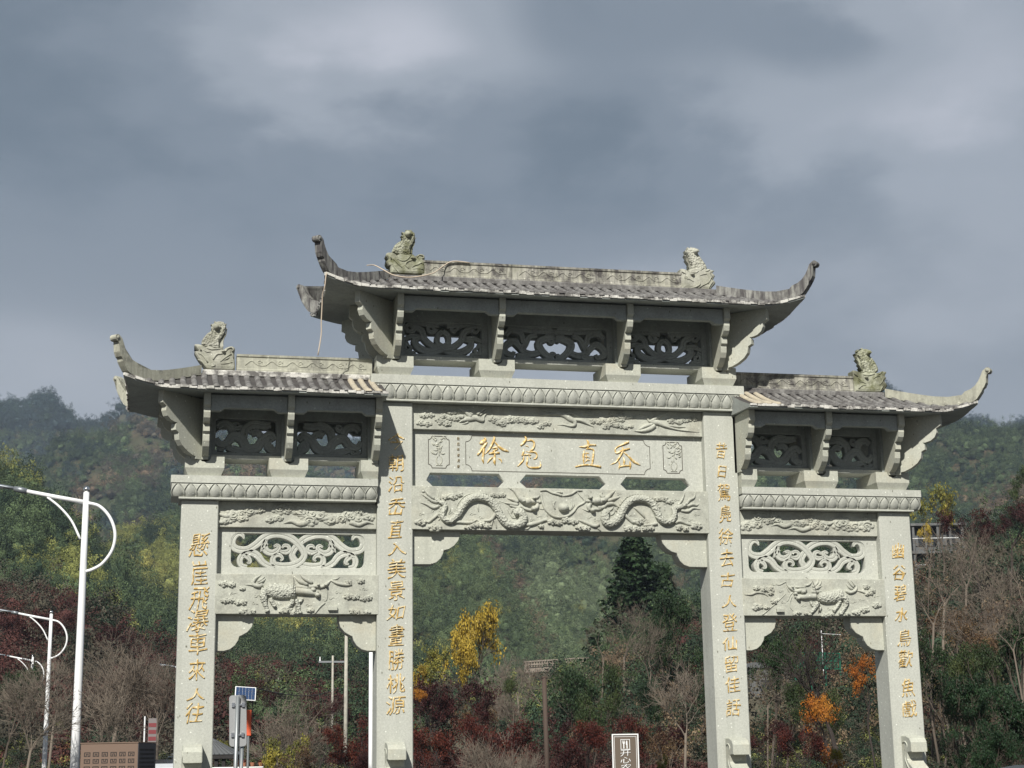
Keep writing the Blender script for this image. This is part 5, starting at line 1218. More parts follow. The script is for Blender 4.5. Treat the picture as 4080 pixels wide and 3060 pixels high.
PLANTS = [
 # seen through the main arch
 ('ginkgo', 1, 1840, 2385, 110, 230, 'tall bright yellow ginkgo in front of the bamboo hillside'),
 ('yellow', 2, 1715, 2570, 105, 190, 'lower yellow tree just left of the tall ginkgo'),
 ('ginkgo', 3, 1825, 2490, 108, 170, 'added lower crown tier of the tall ginkgo'),  # second ginkgo copy added to give the tall one a lower crown
 ('ginkgo', 2, 1668, 2640, 104, 90, 'small yellow tree close to the left inner column'),
 ('maple_dark', 1, 1745, 2668, 58, 290, 'dark red domed maple beside the left inner column'),
 ('maple_dark', 2, 1890, 2700, 60, 260, 'dark red maple right of the domed one beneath the ginkgo'),
 ('maple_orange', 1, 1672, 2740, 50, 80, 'small orange maple against the left inner column'),
 ('maple_red', 1, 1700, 2850, 46, 280, 'red maple in the foot of the arch nearest the left inner column'),
 ('maple_red', 2, 1860, 2835, 46, 260, 'red maple in the foot of the arch behind the grey twiggy shrub'),
 ('maple_red', 3, 2030, 2845, 47, 260, 'red maple left of the brown wooden post'),
 ('maple_dark', 3, 2190, 2835, 48, 250, 'dark red maple behind the brown wooden post'),
 ('maple_red', 1, 2330, 2860, 47, 230, 'red maple left of the restaurant sign'),
 ('maple_red', 2, 2500, 2835, 56, 260, 'dull red maple behind the restaurant sign'),
 ('maple_dark', 1, 2660, 2850, 52, 220, 'dark red maple between the restaurant sign and the right inner column'),
 ('bare_pale', 1, 1960, 2590, 95, 190, 'pale leafless tree right of the ginkgo'),
 ('bare_pale', 2, 2060, 2600, 92, 190, 'pale leafless tree left of the stone balustrade'),
 ('bare_pale', 3, 2160, 2650, 88, 170, 'pale leafless tree in front of the stone balustrade'),
 ('bare_paleshrub', 1, 2010, 2700, 84, 200, 'pale tangled thicket below the leafless trees'),
 ('camphor', 1, 2045, 2690, 75, 90, 'small narrow green tree behind the red maples'),
 ('brown', 1, 1930, 2780, 62, 170, 'yellow brown shrub tree above the red maples'),
 ('conifer', 1, 2525, 2125, 140, 330, 'tall dark conifer rising behind the right part of the arch'),
 ('conifer', 2, 2640, 2230, 150, 260, 'second conifer leaning out right of the tallest one'),
 ('bare_pale', 4, 2700, 2265, 150, 90, 'slim pale leafless tree right of the conifers'),
 ('evergreen', 1, 2730, 2330, 85, 230, 'dark evergreen tree close to the right inner column'),
 ('evergreen', 2, 2640, 2430, 84, 200, 'dark evergreen tree below the conifers'),
 ('evergreen', 3, 2760, 2560, 70, 220, 'dark evergreen mass low beside the right inner column'),
 ('bare_brown', 1, 2480, 2370, 92, 260, 'broad brown leafless tree under the tall conifer'),
 ('bare_brown', 2, 2400, 2460, 88, 200, 'brown leafless tree right of the stone balustrade'),
 ('bare_brown', 3, 2580, 2440, 80, 220, 'brown leafless tree among the dark evergreens'),
 ('evergreen', 1, 2290, 2650, 72, 230, 'round dark green bush tree below the stone balustrade'),
 ('camphor', 2, 2420, 2620, 74, 190, 'green tree right of the round dark bush'),
 ('evergreen', 2, 2540, 2700, 66, 180, 'dark green tree above the restaurant sign'),
 ('camphor', 3, 2350, 2740, 62, 160, 'low green tree above the red maple of the sign'),
 ('bare_pale', 1, 2720, 2600, 50, 240, 'pale leafless tree with long arching twigs beside the right inner column'),
 ('bare_paleshrub', 2, 1960, 2900, 36, 260, 'grey leafless shrub in front of the red maples'),
 ('bare_paleshrub', 3, 2110, 2960, 35, 150, 'small grey leafless shrub by the brown post'),
 ('brown', 2, 2650, 2900, 34, 200, 'brown spotted shrub right of the restaurant sign'),
 ('yellow', 3, 2635, 3000, 30, 60, 'young yellow green sapling right of the restaurant sign'),
 # right bay
 ('bare_dark', 1, 3300, 2440, 44, 420, 'dark spreading leafless tree filling the right bay'),
 ('evergreen', 3, 3060, 2490, 62, 200, 'dark evergreen behind the right bay next to the inner column'),
 ('camphor', 1, 3180, 2500, 66, 220, 'green tree behind the dark leafless tree'),
 ('maple_orange', 2, 3440, 2600, 42, 190, 'orange maple close to the right outer column'),
 ('maple_orange', 1, 3300, 2750, 36, 220, 'bright orange maple low in the right bay'),
 ('maple_orange', 3, 3250, 2960, 32, 240, 'orange bush at the bottom of the right bay'),
 ('yellow', 1, 3350, 2975, 31, 70, 'small yellow green bush at the bottom of the right bay'),
 ('maple_dark', 2, 3090, 2860, 40, 220, 'dark red maple low beside the right inner column'),
 ('camphor', 2, 3120, 2700, 48, 190, 'green shrub tree above the dark red maple of the right bay'),
 ('camphor', 3, 3290, 2720, 46, 160, 'green shrub tree in the middle of the right bay'),
 ('maple_red', 3, 3200, 2880, 38, 170, 'red maple behind the orange bush of the right bay'),
 ('bare_brown', 4, 3050, 2620, 50, 170, 'brown leafless tree beside the right inner column'),
 # right of the archway
 ('glossy', 1, 3800, 2650, 31, 300, 'dark glossy evergreen shrub beside the right outer column'),
 ('glossy', 2, 4010, 2690, 30, 320, 'dark glossy evergreen shrub at the right edge'),
 ('glossy', 3, 3900, 2820, 27, 300, 'lower glossy evergreen shrub in front of its neighbours at the right edge'),
 ('bare_pale', 2, 3740, 2090, 66, 330, 'pale leafless tree right of the outer column in front of the grey building'),
 ('bare_brown', 1, 3830, 2060, 72, 280, 'leafless brown tree between the grey building and the purple maples'),
 ('bare_brown', 3, 3700, 2200, 58, 230, 'leafless brown tree touching the right outer column'),
 ('bare_brown', 3, 3930, 2170, 62, 330, 'brown leafless tree in the middle of the right bank'),
 ('bare_brown', 4, 4060, 2100, 64, 300, 'dull brown leafless tree at the right edge of the photograph'),
 ('bare_brown', 1, 3850, 2300, 56, 260, 'brown leafless tree above the glossy shrubs'),
 ('bare_brown', 2, 4020, 2380, 54, 240, 'brown leafless tree above the right edge shrub'),
 ('maple_dark', 3, 3870, 2010, 95, 190, 'dark purple maple on top of the right bank'),
 ('maple_dark', 1, 4010, 1975, 96, 220, 'larger dark purple maple at the right edge on the bank'),
 ('yellow', 2, 3740, 1915, 104, 170, 'yellow leaved tree behind the grey building'),
 ('ginkgo', 2, 3690, 2080, 84, 60, 'small yellow tree touching the right outer cornice'),
 ('camphor', 1, 4060, 1830, 120, 160, 'green tree crowning the right edge of the bank'),
 ('brown', 3, 3790, 2420, 58, 200, 'brown leaved tree among the leafless trees at the right'),
 ('brown', 1, 3960, 2500, 52, 220, 'brown leaved tree just above the glossy shrubs'),
 ('camphor', 3, 3700, 2480, 60, 150, 'green tree beside the right outer column'),
 ('evergreen', 2, 3740, 2540, 56, 210, 'dark evergreen tree squeezed between the right outer column and the glossy shrub'),
 ('brown', 2, 3860, 2400, 60, 240, 'rusty brown tree amid the pale trunks of the right bank'),
 ('camphor', 2, 3960, 2540, 48, 240, 'dull green tree rising just behind the glossy shrubs'),
 ('evergreen', 3, 4050, 2420, 60, 220, 'dark evergreen tree on the bank at the right edge'),
 ('camphor', 1, 3850, 2560, 50, 200, 'green tree left of the dull green one behind the glossy shrubs'),
 # left side
 ('bare_shrub', 1, 560, 2560, 40, 400, 'large leafless shrub between the lamp post and the left column'),
 ('bare_brown', 3, 480, 2450, 45, 300, 'tall brown leafless tree right of the nearest lamp post'),
 ('bare_pale', 3, 420, 2680, 38, 260, 'pale leafless tree behind the fretwork box'),
 ('bare_paleshrub', 2, 140, 2640, 38, 280, 'leafless shrub at the left edge among the lamp posts'),
 ('bare_pale', 1, 230, 2560, 44, 220, 'pale leafless tree left of the nearest lamp post'),
 ('bare_shrub', 3, 640, 2600, 48, 220, 'leafless shrub close to the left outer column'),
 ('maple_red', 2, 560, 2690, 52, 230, 'thin red maple behind the large leafless shrub'),
 ('maple_dark', 3, 250, 2430, 120, 220, 'dark red maple on the slope behind the lamp posts'),
 ('maple_dark', 2, 420, 2480, 118, 200, 'dark red maple on the slope right of the nearest lamp post'),
 ('maple_dark', 1, 70, 2440, 122, 200, 'dark red maple on the slope at the left edge'),
 ('evergreen', 1, 40, 2640, 70, 200, 'dark evergreen at the left edge under the lamps'),
 ('bare_brown', 4, 650, 2560, 100, 160, 'brown leafless tree on the slope beside the left outer column'),
 # left bay
 ('maple_red', 3, 1400, 2830, 52, 260, 'red maple in the left bay beside the concrete poles'),
 ('maple_red', 1, 1270, 2880, 50, 170, 'smaller red maple in the middle of the left bay'),
 ('bare_paleshrub', 1, 1130, 2760, 46, 260, 'grey leafless shrub right of the solar panel'),
 ('camphor', 3, 930, 2680, 90, 110, 'round olive tree above the solar panel'),
 ('bare_brown', 2, 1230, 2700, 80, 230, 'brown leafless tree among the utility poles'),
 ('maple_dark', 2, 1000, 2700, 100, 180, 'dark red maple behind the solar panel'),
 ('maple_dark', 1, 1340, 2760, 90, 190, 'dark red maple at the foot of the utility pole'),
 ('yellow', 3, 1110, 2920, 38, 160, 'olive shrub low in the left bay'),
 ('yellow', 1, 905, 2940, 52, 70, 'yellow green plant beside the pavilion'),
 ('maple_dark', 3, 1440, 2930, 40, 170, 'dark red maple at the bottom of the left bay'),
 ('brown', 2, 1200, 2960, 36, 160, 'brown shrub at the bottom of the left bay'),
]
for i_, p in enumerate(PLANTS): plant(p[0], p[1]+4*(i_ % 3 == 1), *p[2:6], p[6])

# ------------------------------------------------------------ street furniture, vehicles, signs
M['white_paint'] = mat('white_paint', (.75, .76, .77), .35, spec=.5)[0]; M['chrome'] = mat('polished_steel', (.7, .7, .7), .08, 1.0)[0]; M['lamp_grey'] = mat('lamp_grey', (.22, .24, .26), .4, .5)[0]
M['concrete'] = stone_mat('concrete', (.42, .40, .35), weather=.3); M['steel'] = mat('galvanised_steel', (.30, .32, .33), .45, .6)[0]; M['sign_back'] = mat('sign_back', (.33, .34, .35), .5, .3)[0]
M['glass'] = mat('dark_glass', (.02, .025, .03), .08, 0, .8)[0]; M['rubber'] = mat('rubber', (.02, .02, .02), .8)[0]; M['woodpost'] = mat('dark_wood', (.07, .05, .04), .8)[0]
lampsrc = None
def lamp_post():
    e = empty('street_lamp'); s = 1/168.
    def q(px, py): return ((px-300)*s if False else (px-346)*s, 0, 8.2-(py-1950)*s*1.0)
    bm = bmesh.new(); tube(bm, [(0, 0, 0), (0, 0, 3), (0, 0, 6.5), (0, 0, 8.13)], [.115, .098, .078, .066], 14); from_bm('pole', bm, M['white_paint'], e, True)
    bm = bmesh.new(); bmesh.ops.create_uvsphere(bm, u_segments=14, v_segments=10, radius=.075, matrix=Matrix.Translation((0, 0, 8.2))); from_bm('ball_finial', bm, M['chrome'], e, True)
    bm = bmesh.new(); tube(bm, [(.0, 0, 7.89), (-.7, 0, 8.03), (-1.42, 0, 8.185)], [.055, .05, .045], 10); from_bm('arm', bm, M['white_paint'], e, True)
    bm = bmesh.new(); pts = catmull([(-.91, 0, 8.03), (-.60, 0, 7.78), (-.32, 0, 7.46), (-.10, 0, 7.03)], 5); tube(bm, pts, .028, 8); from_bm('curved_brace', bm, M['white_paint'], e, True)
    bm = bmesh.new(); pts = catmull([(.05, 0, 7.88), (.33, 0, 7.79), (.58, 0, 7.52), (.71, 0, 7.15), (.66, 0, 6.77), (.45, 0, 6.46), (.22, 0, 6.32), (.05, 0, 6.27)], 5); tube(bm, pts, .038, 9); from_bm('bow', bm, M['white_paint'], e, True)
    bm = bmesh.new(); tube(bm, [(-1.40, 0, 8.18), (-1.56, 0, 8.215), (-1.70, 0, 8.245)], [.065, .075, .06], 10); from_bm('joint', bm, M['lamp_grey'], e, True)
    bm = bmesh.new()
    prof = [(-1.68, .05, .05), (-1.85, .10, .055), (-2.15, .14, .06), (-2.40, .13, .05), (-2.52, .07, .03)]; rings = []
    for x, w, h in prof:
        z = 8.24+(-1.68-x)*.17; rings.append([bm.verts.new((x, w*math.cos(a), z+h*math.sin(a)*(1 if math.sin(a) > 0 else .5))) for a in [2*math.pi*k/10 for k in range(10)]])
    for a, b in zip(rings, rings[1:]):
        for k in range(10): bm.faces.new((a[k], a[(k+1) % 10], b[(k+1) % 10], b[k]))
    bm.faces.new(rings[0]); bm.faces.new(rings[-1][::-1]); hd = from_bm('lamp_head', bm, M['lamp_grey'], e, True)
    bm = bmesh.new(); box(bm, -2.38, -1.92, -.09, .09, 8.262, 8.285, .01); o = from_bm('lens', bm, mat('lens', (.7, .72, .72), .3)[0], hd)
    return e
def copy_tree(o, parent=None):
    c = o.copy(); COL.objects.link(c)
    if parent is not None: c.parent = parent
    for ch in list(o.children): copy_tree(ch, c)
    return c
LAMPS = [(345, 1950, 39.5, 'nearest and tallest white street lamp with curled bow left of the archway'), (205, 2440, 73, 'second white street lamp behind the nearest one'), (131, 2612, 104, 'farthest of the three white street lamps at the left edge'),
         (780, 2655, 116, 'white street lamp whose arm shows just left of the outer column'), (787, 2772, 180, 'distant street lamp whose head peeps out lower beside the outer column')]
l0 = lamp_post()
for i, (px, py, dist, lab) in enumerate(LAMPS):
    o = l0 if i == 0 else copy_tree(l0)
    x, y = hpos(px, py, dist); ztop = 1.6+dist*elev(px, py)
    o.location = (x, y, ztop-8.2); o.rotation_euler = (0, 0, -.22); tag(o, lab, 'street lamp', 'white street lamps along the road')
# the nearest lamp leans a touch, as in the photograph
# poles
def util_pole(px, top, dist, r, arms, label, base_py=None, lamps=False):
    x, y = hpos(px, top, dist); zt = 1.6+dist*elev(px, top); zg = ground(x, y); e = empty('utility_pole', (x, y, zg)); h = zt-zg
    bm = bmesh.new(); tube(bm, [(0, 0, 0), (0, 0, h)], [r*1.3, r*.85], 12); from_bm('pole', bm, M['concrete'], e, True)
    for k in range(arms):
        bm = bmesh.new(); z = h-.35-k*.8; box(bm, -.8, .8, -.05, .05, z-.05, z+.05); o = from_bm('crossarm', bm, M['steel'], e)
        bm = bmesh.new()
        for xx in (-.72, 0, .72): tube(bm, [(xx, 0, z+.05), (xx, 0, z+.28)], [.05, .03], 6)
        from_bm('insulators', bm, M['white_paint'], o)
    tag(e, label, 'utility pole', 'poles beyond the left bay'); return e
util_pole(1380, 2500, 70, .075, 0, 'plain pale concrete pole beneath the left bay brace')
util_pole(1326, 2612, 95, .065, 1, 'concrete pole with one crossarm left of the plain one')
util_pole(1107, 2698, 135, .12, 1, 'small utility pole with crossarm above the grey shrub')
util_pole(1302, 2730, 150, .12, 1, 'low distant pole with crossarm and two lamps')
x, y = hpos(1479, 2594, 30.); zt = 1.6+30*elev(1477, 2594); e = empty('flag_pole', (x, y, 0)); bm = bmesh.new(); tube(bm, [(0, 0, 0), (0, 0, zt)], [.045, .038], 12); from_bm('pole', bm, M['white_paint'], e, True)
bm = bmesh.new(); bmesh.ops.create_uvsphere(bm, u_segments=10, v_segments=8, radius=.05, matrix=Matrix.Translation((0, 0, zt+.03))); from_bm('cap', bm, M['white_paint'], e, True); tag(e, 'slim white metal pole beside the left inner column', 'pole')
x, y = hpos(2175, 2690, 44.); zt = 1.6+44*elev(2175, 2700); e = empty('wooden_post', (x, y, 0)); bm = bmesh.new(); tube(bm, [(0, 0, 0), (-.02, 0, zt*.5), (-.05, 0, zt)], [.07, .065, .06], 10); from_bm('post', bm, M['woodpost'], e, True)
bm = bmesh.new(); box(bm, -.12, .02, -.06, .06, zt-.02, zt+.03, .01); from_bm('post_cap', bm, M['woodpost'], e); tag(e, 'dark brown wooden post standing among the red maples', 'post')
# solar powered device and sign seen from behind
def at(px, py, dist): 
    x, y = hpos(px, py, dist); return Vector((x, y, 1.6+dist*elev(px, py)))
dist = 31.0; s = dist/6562.
c = at(979, 2764, dist); e = empty('solar_panel_post', (c.x, c.y+.1, 0)); bm = bmesh.new(); tube(bm, [(-.05, 0, 0), (-.05, 0, c.z)], .035, 8); from_bm('post', bm, M['steel'], e, True)
def tilt(bm, deg, org, ax='X'): bmesh.ops.rotate(bm, verts=bm.verts, cent=org, matrix=Matrix.Rotation(math.radians(deg), 3, ax))
bm = bmesh.new(); box(bm, -.19, .19, -.02, .0, c.z-.14, c.z+.14, .004); tilt(bm, -28, Vector((0, 0, c.z))); tilt(bm, 4, Vector((0, 0, c.z)), 'Y'); fr = from_bm('panel_frame', bm, M['white_paint'], e)
cellm = mat('solar_cells', (.03, .06, .14), .2, .2, .6)[0]
for i in range(6):
    for j in range(3):
        bm = bmesh.new(); box(bm, -.175+i*.0585, -.175+i*.0585+.054, -.028, -.021, c.z-.125+j*.084, c.z-.125+j*.084+.078); tilt(bm, -28, Vector((0, 0, c.z))); tilt(bm, 4, Vector((0, 0, c.z)), 'Y'); from_bm('solar_cell', bm, cellm, fr)
tag(e, 'small tilted solar panel on a post behind the grey sign', 'solar panel')
dist = 27.; s = dist/6562.; a = at(948, 2872, dist); e = empty('road_sign', (a.x, a.y, 0)); hw, hh = 33*s, 97*s
bm = bmesh.new(); prism(bm, rrect(-hw, hw, a.z-hh, a.z+hh, .05), 0, .012, 'y', .003); tilt(bm, -1.5, Vector((0, 0, a.z)), 'Y'); from_bm('sign_plate', bm, M['sign_back'], e)
for i, xx in enumerate((-.012, .075)):
    bm = bmesh.new(); tube(bm, [(xx-.03, -.04+.10*i, 0), (xx, -.04+.10*i, a.z+hh-.02 if i == 0 else a.z-hh)], .032 if i == 0 else .028, 12); from_bm('post', bm, M['steel'], e, True)
for zz in (a.z+hh*.62, a.z-hh*.55):
    bm = bmesh.new(); box(bm, -hw*.72, hw*.72, -.035, -.003, zz-.012, zz+.012, .003); box(bm, -hw*.75, -hw*.42, -.03, -.002, zz-.035, zz+.035, .003); box(bm, hw*.42, hw*.75, -.03, -.002, zz-.035, zz+.035, .003); from_bm('bracket', bm, M['chrome'], e)
tag(e, 'grey rounded road sign seen from behind on two posts', 'road sign')
dist = 29.; b1 = at(991, 2880, dist); s = dist/6562.; e = empty('warning_panel', (b1.x, b1.y, 0)); bm = bmesh.new(); box(bm, -12*s, 10*s, 0, .06, b1.z-49*s, b1.z+49*s, .006); from_bm('panel', bm, mat('orange_red_plastic', (.70, .13, .06), .5)[0], e)
bm = bmesh.new(); tube(bm, [(0, .03, 0), (0, .03, b1.z-49*s)], .02, 8); from_bm('post', bm, M['steel'], e); tag(e, 'narrow orange red panel just right of the grey sign', 'sign')
# restaurant sign
dist = 26.; s = dist/6562.; a = at(2490, 2925, dist); e = empty('restaurant_sign', (a.x, a.y, 0), -.15); W2 = 51*s; zt = a.z; zb = zt-1.35
brown = mat('sign_brown', (.125, .10, .078), .5)[0]
bm = bmesh.new(); box(bm, -W2, W2, 0, .05, zb, zt, .004); bd = from_bm('board', bm, brown, e)
def rect_frame(bm, x0, x1, z0, z1, w, y0, y1):
    box(bm, x0, x1, y0, y1, z1-w, z1); box(bm, x0, x1, y0, y1, z0, z0+w); box(bm, x0, x0+w, y0, y1, z0+w, z1-w); box(bm, x1-w, x1, y0, y1, z0+w, z1-w)
bm = bmesh.new(); rect_frame(bm, -W2-.004, W2+.004, zb-.004, zt+.004, .018, -.012, -.001); from_bm('white_frame', bm, M['white_paint'], bd)
bm = bmesh.new(); rect_frame(bm, -W2+.03, W2-.03, zb+.03, zt-.035, .006, -.005, -.001); from_bm('inner_line', bm, M['white_paint'], bd)
ic = zt-.155; bm = bmesh.new(); rect_frame(bm, -.072, .072, ic-.078, ic+.078, .008, -.006, -.001); from_bm('icon_frame', bm, M['white_paint'], bd)
bm = bmesh.new(); prism(bm, [(-.042, ic+.06), (-.034, ic+.06), (-.032, ic+.03), (-.026, ic+.03), (-.025, ic+.06), (-.020, ic+.06), (-.018, ic+.03), (-.013, ic+.03), (-.012, ic+.06), (-.006, ic+.06), (-.006, ic+.02), (-.016, ic+.005), (-.016, ic-.062), (-.031, ic-.062), (-.031, ic+.005), (-.042, ic+.02)], -.006, -.001); from_bm('fork_icon', bm, M['white_paint'], bd)
bm = bmesh.new(); prism(bm, [(.022, ic+.062), (.032, ic+.05), (.034, ic+.0), (.034, ic-.062), (.018, ic-.062), (.018, ic-.005), (.010, ic-.005), (.010, ic+.035)], -.006, -.001); from_bm('knife_icon', bm, M['white_paint'], bd)
for i, ch in enumerate('开心农家乐'):
    o = character(ch, 0, zt-.285-i*.105, .16, .092, -.001, bd, 'character', M['white_paint'], 0.0, .0015, 0, 0)
for xx in (-W2+.03, W2-.03):
    bm = bmesh.new(); tube(bm, [(xx, .025, 0), (xx, .025, zb)], .02, 8); from_bm('leg', bm, M['steel'], e, True)
tag(e, 'brown restaurant sign with fork and knife symbol under the arch', 'sign')
# fretwork box
dist = 25.5; s = dist/6562.; aL = at(322, 2965, dist); e = empty('fretwork_box', (aL.x, aL.y, 0), -.42); Wd, H, Dp = .90, aL.z, .62
tan_ = mat('tan_panel', (.165, .115, .088), .6)[0]; dk = mat('fret_slots', (.035, .03, .028), .8)[0]; gy = mat('grey_panel', (.10, .10, .11), .6)[0]
bm = bmesh.new(); box(bm, 0, Wd, 0, Dp, 0.02, H, .006); cb_ = from_bm('cabinet', bm, tan_, e)
bm = bmesh.new(); box(bm, -.008, Wd+.008, -.008, Dp+.008, H+.001, H+.018, .003); from_bm('top', bm, tan_, e)
bm = bmesh.new(); box(bm, Wd+.001, Wd+.006, .0, Dp, 0.02, H-.002); sp = from_bm('side_panel', bm, gy, e)
def meander(x, z, w, h, flip, y, parent):
    bm = bmesh.new(); t = w*.14; f = -1 if flip else 1; zc = z+h/2
    def b(x0, x1, z0, z1):
        z0, z1 = (z0, z1) if f > 0 else (2*zc-z1, 2*zc-z0); box(bm, x+x0*w, x+x1*w, y-.003, y-.001, (z+z0*h) if f > 0 else 2*zc-(z+z1*h) if False else min(z+z0*h, z+z1*h), max(z+z0*h, z+z1*h))
    S_ = [(0, 1, .86, 1.), (0, .14, .3, .86), (.86, 1, .3, .86), (0, .45, .16, .3), (.55, 1, .16, .3), (.30, .42, .3, .6), (.58, .70, .3, .6), (.30, .70, .6, .72)]
    for x0, x1, z0, z1 in S_:
        if flip: z0, z1 = 1-z1, 1-z0
        box(bm, x+x0*w, x+x1*w, y-.003, y-.0008, z+z0*h, z+z1*h)
    return from_bm('fret', bm, dk, parent)
for r in range(9):
    for c_ in range(6):
        zt_ = H-.12-r*.20
        for k in (0, 1): meander(.06+c_*.138, zt_-.075-k*.085+.0, .098, .075, k == 1, 0, cb_)
        if zt_ < .3: break
bm = bmesh.new()
for r in range(8):
    for c_ in range(12): box(bm, Wd+.006, Wd+.008, .05+c_*.044, .05+c_*.044+.025, H-.11-r*.06, H-.11-r*.06+.03)
from_bm('side_slots', bm, dk, sp); tag(e, 'tan metal box with square fretwork pattern beside the nearest lamp', 'cabinet')
# vehicles
def car(name, loc, rz, body, label, cat, L=4.6, Wc=1.85, H=1.72, rack=False):
    e = empty(name, loc, rz); hw = Wc/2
    prof = [(-L/2, .45), (-L/2, .85), (-L/2+.15, 1.02), (-L/2+1.15, 1.10), (-L/2+1.9, H-.08), (-L/2+2.5, H), (L/2-1.1, H-.02), (L/2-.45, H-.15), (L/2-.12, 1.08), (L/2, .95), (L/2, .42), (L/2-.5, .30), (-L/2+.5, .30)]
    bm = bmesh.new(); sec = []
    for f, ins in ((-1, .0), (1, .0)):
        pass
    ys = [-hw, -hw+.10, hw-.10, hw]
    rows = []
    for y in ys:
        edge = abs(y) > hw-.05
        rows.append([bm.verts.new((x, y*(.80 if z > 1.2 else 1), (z-.05 if edge and z > 1.2 else z))) for x, z in prof])
    for a, b in zip(rows, rows[1:]):
        for i in range(len(prof)): bm.faces.new((a[i], a[(i+1) % len(prof)], b[(i+1) % len(prof)], b[i]))
    bm.faces.new(rows[0]); bm.faces.new(rows[-1][::-1]); bd = from_bm('body', bm, body, e)
    for s_ in (-1, 1):
        bm = bmesh.new(); y0 = s_*(hw*.93)
        P4 = [(-L/2+1.30, 1.12), (-L/2+1.98, H-.14), (L/2-1.15, H-.14), (L/2-.5, 1.14)]
        v_ = [bm.verts.new((x, s_*(hw*.99 if z < 1.2 else hw*.815), z)) for x, z in P4]; w_ = [bm.verts.new((x, s_*(hw*.93 if z < 1.2 else hw*.75), z)) for x, z in P4]
        bm.faces.new(v_); bm.faces.new(w_[::-1]); [bm.faces.new((v_[i], v_[(i+1) % 4], w_[(i+1) % 4], w_[i])) for i in range(4)]; from_bm('side_window', bm, M['glass'], bd)
    for nm, xa, za, xb, zb in (('windscreen', -L/2+1.16, 1.12, -L/2+1.86, H-.12), ('rear_window', L/2-.14, 1.12, L/2-.44, H-.19)):
        bm = bmesh.new(); o_ = -.012 if nm == 'windscreen' else .012
        q_ = [(xa+o_, -hw*.82, za), (xa+o_, hw*.82, za), (xb+o_, hw*.70, zb), (xb+o_, -hw*.70, zb)]; v_ = [bm.verts.new(p) for p in q_]; w_ = [bm.verts.new((p[0]-o_*2.5, p[1], p[2])) for p in q_]
        bm.faces.new(v_); bm.faces.new(w_[::-1]); [bm.faces.new((v_[i], v_[(i+1) % 4], w_[(i+1) % 4], w_[i])) for i in range(4)]; from_bm(nm, bm, M['glass'], bd)
    for x in (-L/2+.85, L/2-.85):
        for s_ in (-1, 1):
            bm = bmesh.new(); bmesh.ops.create_cone(bm, segments=20, radius1=.34, radius2=.34, depth=.22, cap_ends=True, matrix=Matrix.Translation((x, s_*(hw-.10), .34)) @ Matrix.Rotation(math.pi/2, 4, 'X')); w = from_bm('wheel', bm, M['rubber'], e)
            bm = bmesh.new(); bmesh.ops.create_cone(bm, segments=14, radius1=.20, radius2=.20, depth=.02, cap_ends=True, matrix=Matrix.Translation((x, s_*(hw+.015), .34)) @ Matrix.Rotation(math.pi/2, 4, 'X')); from_bm('rim', bm, M['steel'], w)
    if rack:
        for s_ in (-1, 1):
            bm = bmesh.new(); tube(bm, [(-L/2+2.3, s_*hw*.66, H+.0), (-L/2+2.4, s_*hw*.66, H+.06), (L/2-1.2, s_*hw*.66, H+.06), (L/2-1.1, s_*hw*.66, H)], .018, 6); from_bm('roof_rail', bm, M['steel'], e)
    for s_ in (-1, 1):
        bm = bmesh.new(); box(bm, L/2-.06, L/2+.012, s_*hw*.86-.12, s_*hw*.86+.12, .80, 1.0, .01); from_bm('tail_light', bm, mat('tail_light', (.4, .02, .02), .3)[0], bd)
        bm = bmesh.new(); box(bm, -L/2-.012, -L/2+.06, s_*hw*.8-.15, s_*hw*.8+.15, .72, .85, .01); from_bm('headlight', bm, mat('headlight', (.7, .7, .7), .1)[0], bd)
        bm = bmesh.new(); box(bm, -L/2+1.38, -L/2+1.52, s_*(hw+.10)-.09, s_*(hw+.10)+.09, 1.08, 1.22, .03); from_bm('mirror', bm, body, bd)
    tag(e, label, cat); return e
carwhite = mat('white_car_paint', (.70, .71, .72), .25, 0, .6)[0]; carblack = mat('black_car_paint', (.02, .02, .022), .2, 0, .6)[0]
x, y = wxy(655, 33.); car('parked_car', (x, y, .04), math.pi/2+.2, carwhite, 'white car parked behind the foot of the left outer column', 'car', H=1.62, rack=True)
x, y = wxy(640, 41.); car('parked_car', (x, y, .05), math.pi/2+.35, carblack, 'dark car with roof rails parked beyond the white one', 'car', H=1.72, rack=True)
x, y = wxy(4150, 15.); car('parked_car', (x, y, .0), .12, carblack, 'black car roof at the bottom right corner', 'car', H=1.50)
# pavilion
x, y = wxy(850, 47.); e = empty('pavilion', (x, y, 0), -.2); rt = mat('grey_roof_tile', (.10, .105, .11), .8)[0]; dw = mat('dark_timber', (.022, .02, .02), .7)[0]
z1 = 1.6+47*elev(850, 2985); bm = bmesh.new()
b4 = [bm.verts.new(p) for p in ((-1.0, -.9, z1-.15), (.72, -.9, z1-.15), (.72, .9, z1-.15), (-1.0, .9, z1-.15))]; t4 = bm.verts.new((-.15, 0, z1+.36)); bm.faces.new(b4); [bm.faces.new((b4[i], b4[(i+1) % 4], t4)) for i in range(4)]; pr = from_bm('roof', bm, rt, e)
for k in range(14):
    xx = -1.0+k*.13; bm = bmesh.new(); tube(bm, [(xx, -.9, z1-.13), (-.15+(xx+.15)*.3, -.28, z1+.22)], .012, 5); from_bm('roof_tile', bm, rt, pr)
bm = bmesh.new(); box(bm, -.98, .70, -.88, .88, z1-.27, z1-.16, .01); from_bm('eave_beam', bm, dw, e)
for xx in (-.85, -.55, -.3, -.05, .2, .40):
    bm = bmesh.new(); box(bm, xx-.05, xx+.05, -.8, -.70, 0, z1-.27); from_bm('post', bm, dw, e)
for xx in (-.85, .5):
    bm = bmesh.new(); box(bm, xx-.05, xx+.05, .7, .80, 0, z1-.27); from_bm('post', bm, dw, e)
